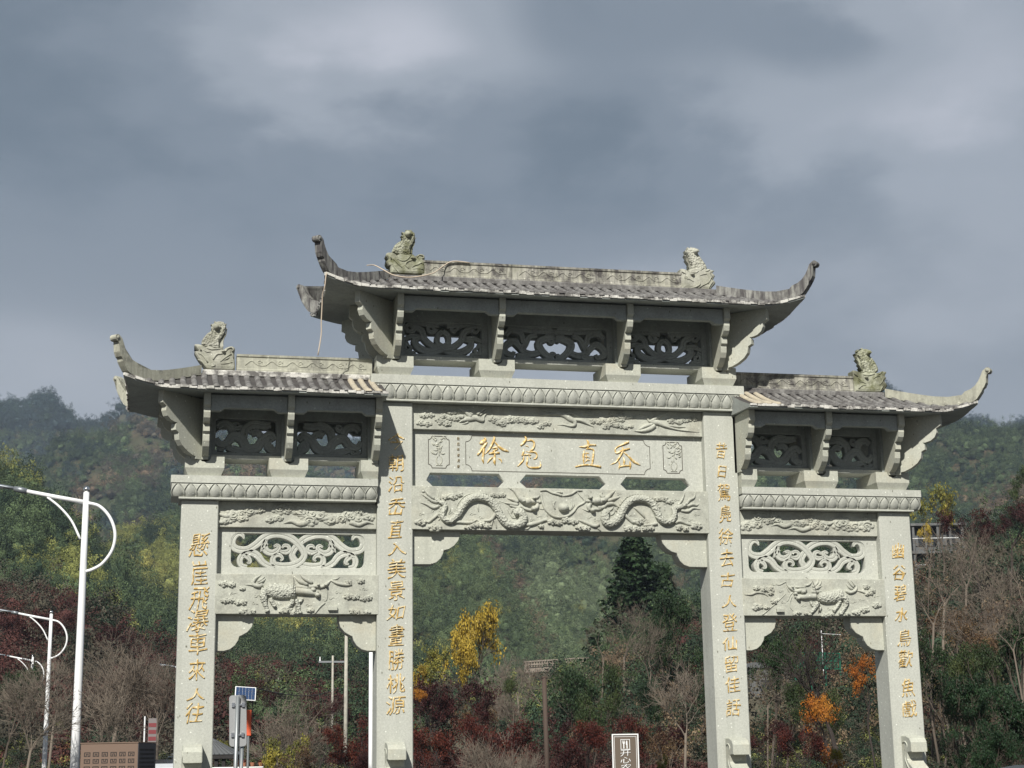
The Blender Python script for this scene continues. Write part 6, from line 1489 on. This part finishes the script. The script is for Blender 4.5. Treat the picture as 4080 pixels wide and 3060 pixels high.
for zz in (1.55, 1.35, .9): bm = bmesh.new(); tube(bm, [(-1.0, -1.0, zz), (1.5, -1.0, zz)], .02, 6); from_bm('handrail', bm, M['white_paint'], e)
tag(e, 'small dark timber pavilion with grey hipped roof behind the left outer column', 'pavilion')
pot = mat('terracotta', (.35, .15, .09), .8)[0]
for k in range(4):
    p = empty('flower_pot', (x+.55+.22*k, y-1.1, 1.58)); bm = bmesh.new(); bmesh.ops.create_cone(bm, segments=12, radius1=.045, radius2=.07, depth=.10, cap_ends=True, matrix=Matrix.Translation((0, 0, .05))); from_bm('pot', bm, pot, p)
    V_ = leaf_cloud(np.random.default_rng(k), 40, .07, .05, .8, .3, .2, (0, 0, .13)); o = bpy.data.objects.new('leaves', quads_mesh('leaves', V_, M['red'] if k % 2 else M['camphor'])); COL.objects.link(o); o.parent = p
    tag(p, ['terracotta pot with green leaves nearest the pavilion post', 'terracotta pot with reddish plant beside the first green one', 'terracotta pot with green leaves between two reddish plants', 'terracotta pot with reddish plant farthest from the pavilion'][k], 'flower pot', 'pots standing on the pavilion rail')
# banner behind the leafless shrub
x, y = wxy(603, 44.); e = empty('banner', (x, y, 0)); zt = 1.6+44*elev(603, 2862)
bm = bmesh.new(); tube(bm, [(-.2, 0, 0), (-.2, 0, zt+.05)], .02, 8); from_bm('pole', bm, M['white_paint'], e)
bm = bmesh.new(); box(bm, -.11, .10, -.01, .01, zt-.85, zt, .002); cl = from_bm('cloth', bm, mat('banner_cloth', (.20, .18, .18), .8)[0], e)
bm = bmesh.new(); [box(bm, -.10, .09, -.014, -.011, zt-.12-.17*k-.10, zt-.12-.17*k) for k in range(4)]; from_bm('red_print', bm, mat('banner_red', (.20, .05, .055), .8)[0], cl); tag(e, 'white and red banner half hidden by leafless twigs', 'banner')
# stone balustrade of a terrace on the hillside
a = at(2093, 2636, 200.); b = at(2360, 2618, 205.); e = empty('terrace_balustrade', (a.x, a.y, a.z)); dv = b-a; L_ = math.hypot(dv.x, dv.y); e.rotation_euler = (0, 0, math.atan2(dv.y, dv.x)); zs_ = dv.z/L_
pk = stone_mat('pinkish_stone', (.36, .30, .25), weather=.4)
def sheared(bm): 
    for v in bm.verts: v.co.z += v.co.x*zs_
for nm, z0, z1 in (('wall_base', -1.35, -.72), ('middle_rail', -.50, -.34), ('top_rail', -.10, .05), ('base_ledge', -.72, -.70)):  # last entry is a thin ledge in the same stone
    bm = bmesh.new(); box(bm, 0, L_, -.2 if nm != 'wall_base' else -.1, .3, z0, z1); sheared(bm); from_bm(nm, bm, pk, e)
for r, (z0, z1) in enumerate(((-.34, -.10), (-.72, -.50))):
    for k in range(26):
        xx = k*L_/26; bm = bmesh.new(); box(bm, xx, xx+.13, -.16, .1, z0, z1); sheared(bm); from_bm('baluster', bm, pk, e)
for k in range(4):
    xx = .4+k*(L_-.8)/3; bm = bmesh.new(); box(bm, xx-.15, xx+.15, -.1, .2, -7, -1.35); from_bm('pier', bm, pk, e)
tag(e, 'pinkish stone terrace balustrade on the hillside above the leafless trees', 'balustrade')
# grey building among the trees at the right
a = at(3632, 2085, 118.); e = empty('concrete_building', (a.x, a.y, a.z-7.5), -.25); wm = stone_mat('grey_render', (.13, .135, .14), weather=.5)
bm = bmesh.new(); box(bm, .3, 3.6, .6, 3.5, 0, 7.3); from_bm('wall', bm, mat('grey_wall', (.10, .105, .11), .8)[0], e)
for z in (7.3, 5.35, 3.5): bm = bmesh.new(); box(bm, -.1, 3.8, -.1, 3.7, z, z+.18, .01); from_bm('floor_slab', bm, wm, e)
for z in (5.53, 3.68):
    for k in range(5): bm = bmesh.new(); box(bm, .0+k*.85, .16+k*.85, 0, .16, z, z+1.75, .01); from_bm('column', bm, wm, e)
    bm = bmesh.new(); tube(bm, [(0, .02, z+.9), (3.5, .02, z+.9)], .03, 6); from_bm('handrail', bm, M['white_paint'], e)
    for k in range(3): bm = bmesh.new(); box(bm, .5+k*1.0, 1.1+k*1.0, .56, .62, z+.5, z+1.4); from_bm('window', bm, M['glass'], e)
tag(e, 'grey concrete building with open galleries hidden by trees at the right', 'building')
# green mesh fence, shed and white mast in the right bay
gm = mat('green_fence', (.02, .12, .075), .6)[0]; a = at(3165, 2598, 78.); b = at(3345, 2612, 80.); e = empty('green_fence', (a.x, a.y, a.z-.75)); dv = b-a; e.rotation_euler = (0, 0, math.atan2(dv.y, dv.x)); L_ = math.hypot(dv.x, dv.y)
for k in range(4): bm = bmesh.new(); box(bm, k*L_/3-.03, k*L_/3+.03, -.03, .03, -1.2, .78); from_bm('post', bm, gm, e)
for z in (.72, .36, 0.0): bm = bmesh.new(); box(bm, 0, L_, -.015, .015, z, z+.05); from_bm('rail', bm, gm, e)
bm = bmesh.new(); [box(bm, k*.09, k*.09+.03, .016, .03, 0.05, .72) for k in range(int(L_/.09))]; from_bm('wire_mesh', bm, gm, e); tag(e, 'green mesh fence behind the leafless tree of the right bay', 'fence')
a = at(3272, 2512, 82.); zg = ground(a.x, a.y); e = empty('white_mast', (a.x, a.y, zg)); bm = bmesh.new(); tube(bm, [(0, 0, 0), (0, 0, a.z-zg)], .022, 8); from_bm('mast', bm, M['white_paint'], e); bm = bmesh.new(); tube(bm, [(0, 0, a.z-zg-.15), (1.0, 0, a.z-zg-.2)], .012, 6); from_bm('arm', bm, M['white_paint'], e); tag(e, 'thin white mast above the green fence', 'mast')
a = at(2985, 2640, 79.); e = empty('grey_shed', (a.x, a.y, a.z-2.0), -.1)
bm = bmesh.new(); box(bm, 0, 1.9, 0, 1.5, -1.5, 1.75); from_bm('wall', bm, wm, e); bm = bmesh.new(); prism(bm, [(-.1, 1.751), (2.0, 1.751), (1.7, 2.0), (.1, 2.0)], -.1, 1.6); from_bm('roof', bm, rt, e)
bm = bmesh.new(); box(bm, .5, 1.1, -.02, .02, .6, 1.2); from_bm('window', bm, M['glass'], e); tag(e, 'low grey shed beside the right inner column', 'shed')
# overhead wire in front of the hills and the loose cable on the roof
wire = mat('wire', (.03, .03, .03), .7)[0]
bm = bmesh.new(); A_, B_ = at(1020, 2742, 60.), at(1400, 2700, 140.); tube(bm, [A_.lerp(B_, t)-Vector((0, 0, 3*t*(1-t))) for t in np.linspace(0, 1, 12)], .022, 4); tag(from_bm('overhead_wire', bm, wire), 'thin overhead wire running from the solar panel to the poles', 'wire')
cab = mat('cable_sheath', (.50, .42, .33), .6)[0]
def cq(k, x, y, yy): a = KC[k]; p = aty(a[0]+x*a[2], a[1]+y*a[2], yy); return (p.x, p.y, p.z)
pts = [cq('D', 430, 1900, -.70), cq('D', 478, 1600, -.70), cq('D', 480, 1400, -.72), cq('D', 492, 1150, -.76), cq('D', 498, 1010, -.80), cq('D', 530, 900, -.86), cq('D', 545, 760, -.88), cq('D', 560, 690, -.88)]
bm = bmesh.new(); tube(bm, catmull(pts, 4), .009, 6)
pts = [cq('D', 560, 690, -.86), cq('D', 700, 600, -.70), cq('D', 1000, 585, -.45), cq('D', 1150, 580, -.2), cq('D', 1260, 578, -.10), cq('D', 1400, 650, -.25), cq('D', 1550, 725, -.32), cq('D', 1800, 755, -.34), cq(2, 1150, 440, -.30), cq(2, 1230, 385, .08), cq(2, 1300, 352, .10), cq(2, 1420, 362, .11)]
C_ = catmull(pts[3:], 4); tube(bm, C_, .008, 6)
tag(from_bm('loose_cable', bm, cab, None, True), 'pale loose cable draped over the top roof and hanging at its left corner', 'cable')
# ------------------------------------------------------------ carving on beams and friezes
def R_(k, parent, paths, domes=(), spir=(), yy=0., h=.05, m_='relief', name='carving', w=1.0, n=4):
    sc = KC[k][2]/293*w; bm = bmesh.new()
    for p in paths: ribbon(bm, [(*xz(k, x, y, yy), ww*sc) for x, y, ww in p], yy, h, n=n)
    for x, y, r, hh in domes: a, b = xz(k, x, y, yy); dome(bm, a, b, r*sc, r*sc*.85, yy, hh)
    for x, y, r, wd, a0, s_ in spir: a, b = xz(k, x, y, yy); ribbon(bm, spiral(a, b, r*sc, wd*sc, 1.1, a0, s_), yy, h, n=2)
    return sub(name, bm, M[m_], parent, True)
R_one = R_
def R_(k, parent, paths, domes=(), spir=(), **kw):
    if len(paths) < 2: return R_one(k, parent, paths, domes, spir, **kw)
    for p in paths: R_one(k, parent, [p], **kw)
    for d in domes: R_one(k, parent, [], [d], **kw)
def cloud(k, parent, cx, cy, s, yy, n=3, tail=0, h=.035, seed=0):
    s *= 1.3
    """lobed cloud: spiral-hearted lobes with a trailing wisp"""
    r_ = random.Random(int(cx*7+cy)); sc = KC[k][2]/293; bm = bmesh.new()
    for i in range(n):
        x = cx+(i-(n-1)/2)*s*1.15+r_.uniform(-.15, .15)*s; y = cy+r_.uniform(-.35, .35)*s; a, b = xz(k, x, y, yy); r = s*sc*r_.uniform(.80, 1.05)
        for j in range(6):
            t = j/6*6.28+r_.random(); dome(bm, a+math.cos(t)*r*.75, b+math.sin(t)*r*.45, r*.38, r*.30, yy, h*.75, 8, 2)
        dome(bm, a, b, r*.95, r*.62, yy, h*.8, 12, 2); ribbon(bm, [(p_[0], p_[1]*.65+b*.35, p_[2]) for p_ in spiral(a, b, r*.6, r*.13, 1.1, r_.random()*6, 1)], yy-h*.55, h*.7, n=2); dome(bm, a, b, r*.16, r*.14, yy-h*.6, h*.9, 6, 2)
    if tail:
        ribbon(bm, [(*xz(k, cx+tail*s*1.0, cy+.2*s, yy), .30*s*sc), (*xz(k, cx+tail*s*2.0, cy+.55*s, yy), .26*s*sc), (*xz(k, cx+tail*s*2.9, cy+.25*s, yy), .18*s*sc), (*xz(k, cx+tail*s*3.7, cy+.5*s, yy), .03*s*sc)], yy, h, n=3)
    return sub('cloud_carving', bm, M['relief'], parent, True)
# two dragons and the pearl
DR = [('N1', 1, [[(60,0,0)]])]
body = [[(1500,470,60),(1580,440,75),(1640,520,78),(1600,610,82),(1480,640,80),(1370,590,76),(1290,480,74),(1230,370,72),(1130,270,70),(1000,225,70),(880,240,70),(790,300,70),(720,400,68),(660,500,64),(580,570,58),(500,560,55),(450,500,52),(470,410,50),(490,340,44),(400,290,38),(340,240,22)]]
body = [[(x, y, w*.88) for x, y, w in body[0]]]
R_('N1', bm_main, body, yy=-.005, h=.085, m_='scaled', name='dragon_body', n=5)
R_('N1', bm_main, [
  [(1900,300,14),(1800,290,34),(1700,280,46),(1620,260,50),(1560,200,30),(1500,130,18),(1415,85,4)], [(1640,230,30),(1560,180,26),(1505,95,4)], [(1560,300,30),(1480,260,24),(1395,240,5)], [(1560,340,30),(1450,320,26),(1350,305,4)], [(1600,370,30),(1520,370,26),(1440,340,20)],
  [(1760,410,26),(1830,380,34),(1850,320,24)], [(1760,420,22),(1680,400,24),(1590,350,20)], [(1880,390,10),(1940,405,5)], [(1780,240,16),(1840,230,20),(1880,200,10)],
  [(380,300,24),(300,280,22),(230,230,20),(140,175,5)], [(400,350,22),(320,380,24),(220,330,18),(115,300,4)], [(330,250,20),(240,180,22),(165,75,4)], [(420,260,16),(400,170,16),(380,100,4)],
  [(1270,410,26),(1220,480,30),(1160,560,26),(1060,570,14)], [(1190,560,16),(1170,640,14),(1175,680,8)], [(1220,560,18),(1240,640,14),(1245,680,8)], [(600,590,26),(700,590,24),(860,600,22),(950,560,12),(980,585,5)], [(380,480,24),(310,540,22),(240,590,18),(190,540,6)],
  [(1640,610,20),(1720,630,30),(1850,600,26),(1960,560,24),(2010,590,10)], [(1740,640,18),(1700,690,12),(1640,690,6)], [(980,320,5),(975,380,14),(985,440,5)],
  [(1430,440,12),(1480,520,14),(1540,530,6)], [(1400,390,8),(1450,480,10),(1500,510,4)], [(1540,420,14),(1480,400,20),(1460,470,6)], [(540,300,6),(560,400,14),(545,470,8),(600,440,4)]],
  domes=[(1790,245,34,.10),(1700,290,75,.085),(1790,400,48,.09),(1640,290,40,.09),(170,140,26,.02)], yy=-.005, h=.07, name='dragon_detail')
R_('N1', bm_main, [[(640,430,6),(690,300,8),(790,200,8),(900,165,8),(1010,160,8),(1110,180,6)]], yy=-.005, h=.05, name='dragon_mane')
cloud('N1', bm_main, 560, 215, 60, -.005, 2); cloud('N1', bm_main, 700, 200, 55, -.005, 1); cloud('N1', bm_main, 1270, 195, 42, -.005, 3); cloud('N1', bm_main, 130, 600, 70, -.005, 1, h=.05); cloud('N1', bm_main, 330, 640, 75, -.005, 1, h=.05); cloud('N1', bm_main, 880, 650, 55, -.005, 2, h=.05); cloud('N1', bm_main, 1060, 640, 60, -.005, 2, h=.05)
body = [[(690,420,60),(660,500,80),(690,600,84),(780,600,82),(870,520,76),(930,400,72),(1010,300,70),(1120,250,70),(1250,260,70),(1350,320,68),(1410,420,66),(1470,540,66),(1560,590,66),(1650,560,60),(1680,470,55),(1680,400,52),(1760,370,46),(1860,340,34)]]
body = [[(x, y, w*.88) for x, y, w in body[0]]]
R_('N2', bm_main, body, yy=-.005, h=.085, m_='scaled', name='dragon_body', n=5)
R_('N2', bm_main, [
  [(380,280,14),(460,280,34),(540,290,46),(620,280,50),(690,240,34),(750,180,24),(820,125,4)], [(640,230,30),(600,190,20),(630,155,4)], [(700,280,30),(790,250,26),(890,220,5)], [(690,330,30),(780,320,26),(880,380,6)], [(560,380,28),(640,370,26),(700,320,20)],
  [(440,420,26),(420,360,34),(460,320,24)], [(500,400,22),(580,400,24),(660,340,20)], [(420,430,16),(330,395,5)], [(480,220,16),(440,210,20),(420,180,8)],
  [(1850,340,24),(1900,270,22),(1970,230,18),(1995,150,4)], [(1870,360,22),(1950,330,24),(2010,345,14),(2050,320,4)], [(1780,420,20),(1880,430,24),(1960,385,18),(2065,405,5)], [(1740,340,16),(1790,270,18),(1820,200,14),(1840,150,4)],
  [(930,460,26),(1000,530,28),(1080,610,16)], [(1430,610,26),(1340,630,24),(1230,640,14)], [(1690,600,24),(1760,580,22),(1880,620,18),(1940,640,8)], [(580,620,20),(520,650,30),(430,620,26),(330,580,20),(270,560,8)], [(560,680,18),(600,720,10)],
  [(1080,370,8),(1150,420,24),(1230,500,20),(1250,540,6)], [(720,500,8),(790,460,14),(800,390,6)], [(700,440,8),(760,400,16),(790,360,6)]],
  domes=[(440,240,34,.10),(550,280,75,.085),(480,420,46,.09),(620,280,40,.09)], yy=-.005, h=.07, name='dragon_detail')
R_('N2', bm_main, [[(880,350,6),(960,240,8),(1060,190,8),(1180,180,8),(1300,215,8),(1400,260,6)]], yy=-.005, h=.05, name='dragon_mane')
cloud('N2', bm_main, 1440, 245, 50, -.005, 1); cloud('N2', bm_main, 1570, 270, 55, -.005, 2); cloud('N2', bm_main, 160, 570, 65, -.005, 2, h=.05); cloud('N2', bm_main, 330, 660, 60, -.005, 2, h=.05); cloud('N2', bm_main, 1150, 600, 70, -.005, 1, h=.05); cloud('N2', bm_main, 1060, 680, 60, -.005, 2, h=.05); cloud('N2', bm_main, 1290, 690, 50, -.005, 2, h=.05); cloud('N2', bm_main, 1800, 690, 60, -.005, 2, h=.05); cloud('N2', bm_main, 1990, 670, 75, -.005, 1, h=.05); cloud('N1', bm_main, 2100, 600, 60, -.005, 2, h=.05); cloud('N1', bm_main, 1900, 670, 45, -.005, 1, h=.05)
def crest(k, pts, n, ln, lean):
    C_ = catmull([(x, y, 0) for x, y in pts], 8); m2 = len(C_)
    for j in range(n):
        i = int((j+.5)/n*(m2-2)); a = C_[i]; b = C_[i+1]; d = np.array([b[0]-a[0], b[1]-a[1]]); d /= np.linalg.norm(d)+1e-9; nn = np.array([d[1], -d[0]])
        q0 = (a[0], a[1], 13); q1 = (a[0]+nn[0]*ln*.6+d[0]*lean, a[1]+nn[1]*ln*.6+d[1]*lean, 8); q2 = (a[0]+nn[0]*ln+d[0]*lean*2.2, a[1]+nn[1]*ln+d[1]*lean*2.2, 2)
        yield [q0, q1, q2]
R_('N1', bm_main, list(crest('N1', [(600,520),(660,440),(720,330),(800,240),(900,190),(1010,175),(1120,200),(1220,280)], 20, 34, -12)), yy=-.005, h=.04, name='back_fin', n=2)
R_('N2', bm_main, list(crest('N2', [(820,440),(880,350),(960,260),(1060,210),(1180,200),(1300,230),(1400,310),(1480,420)], 20, 34, 12)), yy=-.005, h=.04, name='back_fin', n=2)
R_('N1', bm_main, list(crest('N1', [(420,330),(440,420),(400,500),(420,570)], 6, -30, 8)), yy=-.005, h=.04, name='back_fin', n=2)
# small curls filling the ground of the carving
def curls(k, parent, spots, r, yy=-.005, h=.03):
    sc = KC[k][2]/293; bm = bmesh.new()
    for i, (x, y) in enumerate(spots):
        a, b = xz(k, x, y, yy); ribbon(bm, spiral(a, b, r*sc, r*sc*.28, 1.0, i*1.7, 1 if i % 2 else -1), yy, h, n=2); ribbon(bm, [(a+r*sc, b, .2*r*sc), (a+2*r*sc, b+.4*r*sc*(-1)**i, .22*r*sc), (a+3.2*r*sc, b-.1*r*sc, .03*r*sc)], yy, h, n=2)
    o = sub('curl_carving', bm, M['relief'], parent, True); o['kind'] = 'stuff'
curls('N1', bm_main, [(300,420),(620,240),(880,480),(1000,520),(870,560),(1120,600),(1300,300),(1330,620),(1750,560),(1850,500),(2000,480),(560,640),(120,480),(250,250)], 24)
curls('N2', bm_main, [(420,520),(520,560),(1050,500),(1120,560),(1230,560),(1300,600),(1560,320),(1800,530),(1900,560),(2000,480),(950,650),(250,620),(850,180),(1700,260)], 24)
curls('Q1', bm_side[-1], [(560,350),(540,450),(860,470),(1250,470),(1560,380),(1650,300),(250,320),(2000,260)], 22); curls('Q2', bm_side[1], [(600,250),(640,420),(950,480),(1330,520),(1700,420),(1830,380),(2050,330),(480,150)], 22)
# flaming pearl and its cloth
R_('N2', bm_main, [[(-290,130,14),(-200,120,18),(-120,160,16),(-30,180,20),(30,205,16)], [(330,130,12),(250,130,18),(170,180,18),(90,200,16),(20,210,10)], [(-280,170,20),(-260,270,20),(-230,370,20),(-180,440,20),(-100,500,22),(0,520,24),(110,500,22),(200,440,18),(260,360,16),(370,290,16),(300,200,14),(255,140,10)],
  [(-60,280,6),(-90,330,14),(-70,400,10)], [(150,280,6),(180,340,16),(150,420,12)], [(200,290,4),(205,340,12),(180,400,8)], [(-110,180,10),(-40,150,14),(40,160,12)]], domes=[(55,385,88,.10)], yy=-.005, h=.05, name='flaming_pearl')
# mythical beasts on the side beams
R_('Q1', bm_side[-1], [[(700,240,60),(760,270,95),(880,290,105),(1000,290,100),(1090,290,90)], [(700,260,60),(670,340,55),(680,430,40),(710,520,28),(720,560,30)], [(760,380,30),(790,440,30),(830,510,24)], [(1060,400,34),(1040,460,30),(980,510,26),(900,520,14)], [(1100,400,34),(1130,470,28),(1150,560,20)], [(1180,380,26),(1150,430,26),(1110,430,14)]],
  domes=[(720,545,34,.05),(1160,570,30,.05)], yy=-.005, h=.075, m_='scaled', name='beast_body')
R_('Q1', bm_side[-1], [[(1090,280,50),(1180,290,48),(1280,300,46),(1360,320,30),(1420,350,28)], [(1280,230,24),(1360,220,26),(1440,230,20),(1500,200,26),(1560,150,10),(1590,130,8)], [(1080,230,26),(1160,230,30),(1260,250,24)], [(1060,165,5),(1140,220,26),(1230,260,20)], [(1080,95,4),(1160,160,26),(1260,200,20)], [(1155,60,4),(1220,120,24),(1320,180,18)], [(1290,290,20),(1330,310,22),(1400,290,16)],
  [(660,200,24),(600,220,28),(530,190,24),(560,120,20),(640,70,4)], [(560,210,20),(500,200,14),(425,200,4)], [(590,160,16),(640,130,20),(690,90,4)], [(600,180,14),(660,150,18),(700,115,4)], [(1500,240,10),(1520,300,10),(1510,400,8),(1480,420,4)], [(1570,140,12),(1650,180,20),(1760,200,22),(1850,200,12)], [(1600,130,6),(1650,120,10),(1690,95,3)]],
  domes=[(1400,205,24,.08),(1500,205,30,.08),(1390,340,40,.08),(1330,270,44,.075)], yy=-.005, h=.06, name='beast_detail')
for a in ((190,200,52,2), (380,255,40,1), (190,405,52,2), (360,420,44,2), (460,550,60,2), (1000,560,50,3), (1290,540,50,1), (1810,165,45,1), (1970,160,48,1), (1850,350,50,2), (2040,370,45,2), (1890,550,44,2), (2050,555,36,1)): cloud('Q1', bm_side[-1], a[0], a[1], a[2], -.005, a[3], h=.04)
R_('Q1', bm_side[-1], [[(1350,590,10),(1420,500,12),(1490,440,10)], [(1280,190,3),(1200,190,5),(1130,190,3)]], yy=-.005, h=.02, name='hill_line')
def chip(k, x0, x1, y0, y1, parent):
    (a, b), (c, d) = xz(k, x0, y1, -.01), xz(k, x1, y0, -.01); bm = bmesh.new(); box(bm, a, c, -.05, -.004, b, d, .004); sub('seal_block', bm, M['relief'], parent)
chip('Q1', 1530, 1655, 490, 545, bm_side[-1]); chip('Q2', 545, 655, 515, 570, bm_side[1])
R_('Q2', bm_side[1], [[(1180,330,70),(1260,350,95),(1370,340,105),(1470,320,105),(1540,290,90)], [(1560,330,60),(1600,400,50),(1590,480,34),(1540,560,32),(1520,590,30)], [(1500,400,40),(1470,470,34),(1410,560,30)], [(1170,420,44),(1130,500,34),(1060,590,28)], [(1070,400,24),(1080,450,24),(1130,520,18)], [(1210,500,30),(1200,560,20)]],
  domes=[(1520,590,40,.05),(1050,605,36,.05)], yy=-.005, h=.075, m_='scaled', name='beast_body')
R_('Q2', bm_side[1], [[(1140,330,50),(1050,330,46),(960,340,44),(880,340,30),(820,330,26)], [(1000,230,30),(900,240,34),(830,250,22),(770,210,30),(720,170,18),(690,110,10),(600,150,10),(530,145,5)], [(1100,230,26),(1160,200,26),(1240,170,5)], [(1080,260,26),(1160,260,26),(1230,250,5)], [(1100,190,24),(1160,130,20),(1180,70,4)], [(1130,200,22),(1200,150,18),(1235,75,4)], [(960,170,14),(1040,150,18),(1090,100,5)], [(830,190,10),(900,190,18),(990,190,14)],
  [(1600,240,24),(1660,270,28),(1740,240,26),(1760,180,20),(1720,130,14)], [(1600,130,5),(1650,190,20),(1700,220,18)], [(1620,80,4),(1680,150,18),(1720,190,16)], [(1670,75,4),(1720,130,16),(1740,170,14)], [(800,260,8),(750,320,8),(720,390,8),(700,405,3)], [(780,330,10),(750,420,10),(760,500,10),(800,550,5)], [(740,270,5),(720,220,12),(700,180,6)], [(330,610,10),(460,500,10),(690,290,6)]],
  domes=[(780,190,28,.08),(870,360,40,.08),(950,260,50,.075),(830,290,36,.07)], yy=-.005, h=.06, name='beast_detail')
for a in ((250,210,56,1), (390,195,62,2), (460,270,48,1), (520,400,50,1), (260,490,70,1), (390,485,48,1), (850,590,38,2), (990,595,36,1), (1330,600,50,2), (1620,590,40,1), (1760,595,60,1), (1900,530,74,1), (2060,460,60,1), (1900,190,56,1), (1990,255,56,1), (1950,300,40,2)): cloud('Q2', bm_side[1], a[0], a[1], a[2], -.005, a[3], h=.04)
R_('Q2', bm_side[1], [[(60,300,6),(160,300,18),(240,270,18),(350,280,16),(420,330,5)], [(1760,240,8),(1860,260,18),(1950,310,16)]], yy=-.005, h=.04, name='cloud_tail')
# cranes among clouds on the main frieze
def crane(k, pts, parent): return R_(k, parent, pts, yy=.08, h=.035, name='crane_carving')
crane('N3', [[(700,300,10),(780,270,30),(860,250,46),(940,240,44),(1000,270,34),(1050,280,22),(1060,220,16),(1110,170,12),(1175,150,3)], [(870,230,36),(800,160,30),(720,110,20),(615,55,4)], [(900,200,20),(820,140,24),(740,120,8)], [(960,190,24),(1020,140,24),(1080,105,14),(1150,95,3)], [(1000,200,16),(1070,150,14),(1140,105,3)], [(830,300,14),(790,320,12),(740,330,4)], [(760,230,36),(700,220,30),(690,260,16)]], fr_main)
crane('N4', [[(-350,175,4),(-250,200,14),(-120,190,20),(20,180,34),(110,200,46),(180,250,44),(250,290,36),(250,350,26),(180,360,16),(90,340,12),(0,345,3)], [(130,190,30),(200,170,22),(270,200,14),(330,220,3)], [(250,270,24),(340,280,26),(430,320,18),(540,375,4)], [(-270,110,3),(-150,150,14),(-40,150,20),(60,160,20)]], fr_main)
crane('N4', [[(1100,265,3),(1170,225,10),(1240,200,12),(1310,220,14),(1340,280,18),(1400,300,40),(1480,310,44),(1560,350,30),(1640,380,20),(1760,410,16),(1900,430,14),(2085,450,4)], [(1380,290,26),(1450,240,28),(1540,200,20),(1625,165,4)], [(1430,350,40),(1360,400,38),(1260,430,28),(1130,435,5)], [(1400,330,24),(1300,360,30),(1200,410,18)], [(1620,350,14),(1750,370,18),(1890,375,5)]], fr_main)
for k_, a in ((('N3'), (220,195,62,2)), ('N3', (430,240,56,2)), ('N3', (600,240,60,2)), ('N3', (180,310,60,2)), ('N3', (480,310,60,2)), ('N3', (1330,275,75,3)), ('N3', (1610,280,62,2)), ('N3', (1740,310,66,2)), ('N3', (1940,345,62,2)), ('N3', (600,155,40,4)), ('N4', (500,170,46,3)), ('N4', (570,310,50,2)), ('N4', (760,270,70,3)), ('N4', (880,205,66,2)), ('N4', (1030,215,50,2)), ('N4', (950,295,46,1)), ('N4', (800,355,60,3)), ('N4', (1010,370,44,3)), ('N4', (1730,290,64,2)), ('N4', (1920,260,56,3))): cloud(k_, fr_main, *a[:3], .08, a[3], h=.03)
for a, tl in (((720,420,55,3), -1), ((880,385,40,1), 0), ((1000,480,44,2), 0), ((1140,420,60,3), 1), ((1290,440,60,2), 1), ((1400,480,66,3), -1), ((1590,490,60,3), 1), ((1690,430,56,2), 0), ((1790,470,52,2), 0), ((650,480,46,3), -1)): cloud(5, fr_side[-1], *a[:3], .08, a[3], tail=tl, h=.032)
for a, tl in (((430,300,62,2), 0), ((540,245,62,2), 0), ((620,290,44,2), 1), ((850,290,52,2), -1), ((980,275,46,2), 1), ((1020,320,56,2), -1), ((1240,335,62,2), 0), ((1330,305,66,3), 0), ((1430,340,46,1), 0), ((1450,250,26,2), 1)): cloud(7, fr_side[1], *a[:3], .08, a[3], tail=tl, h=.032)
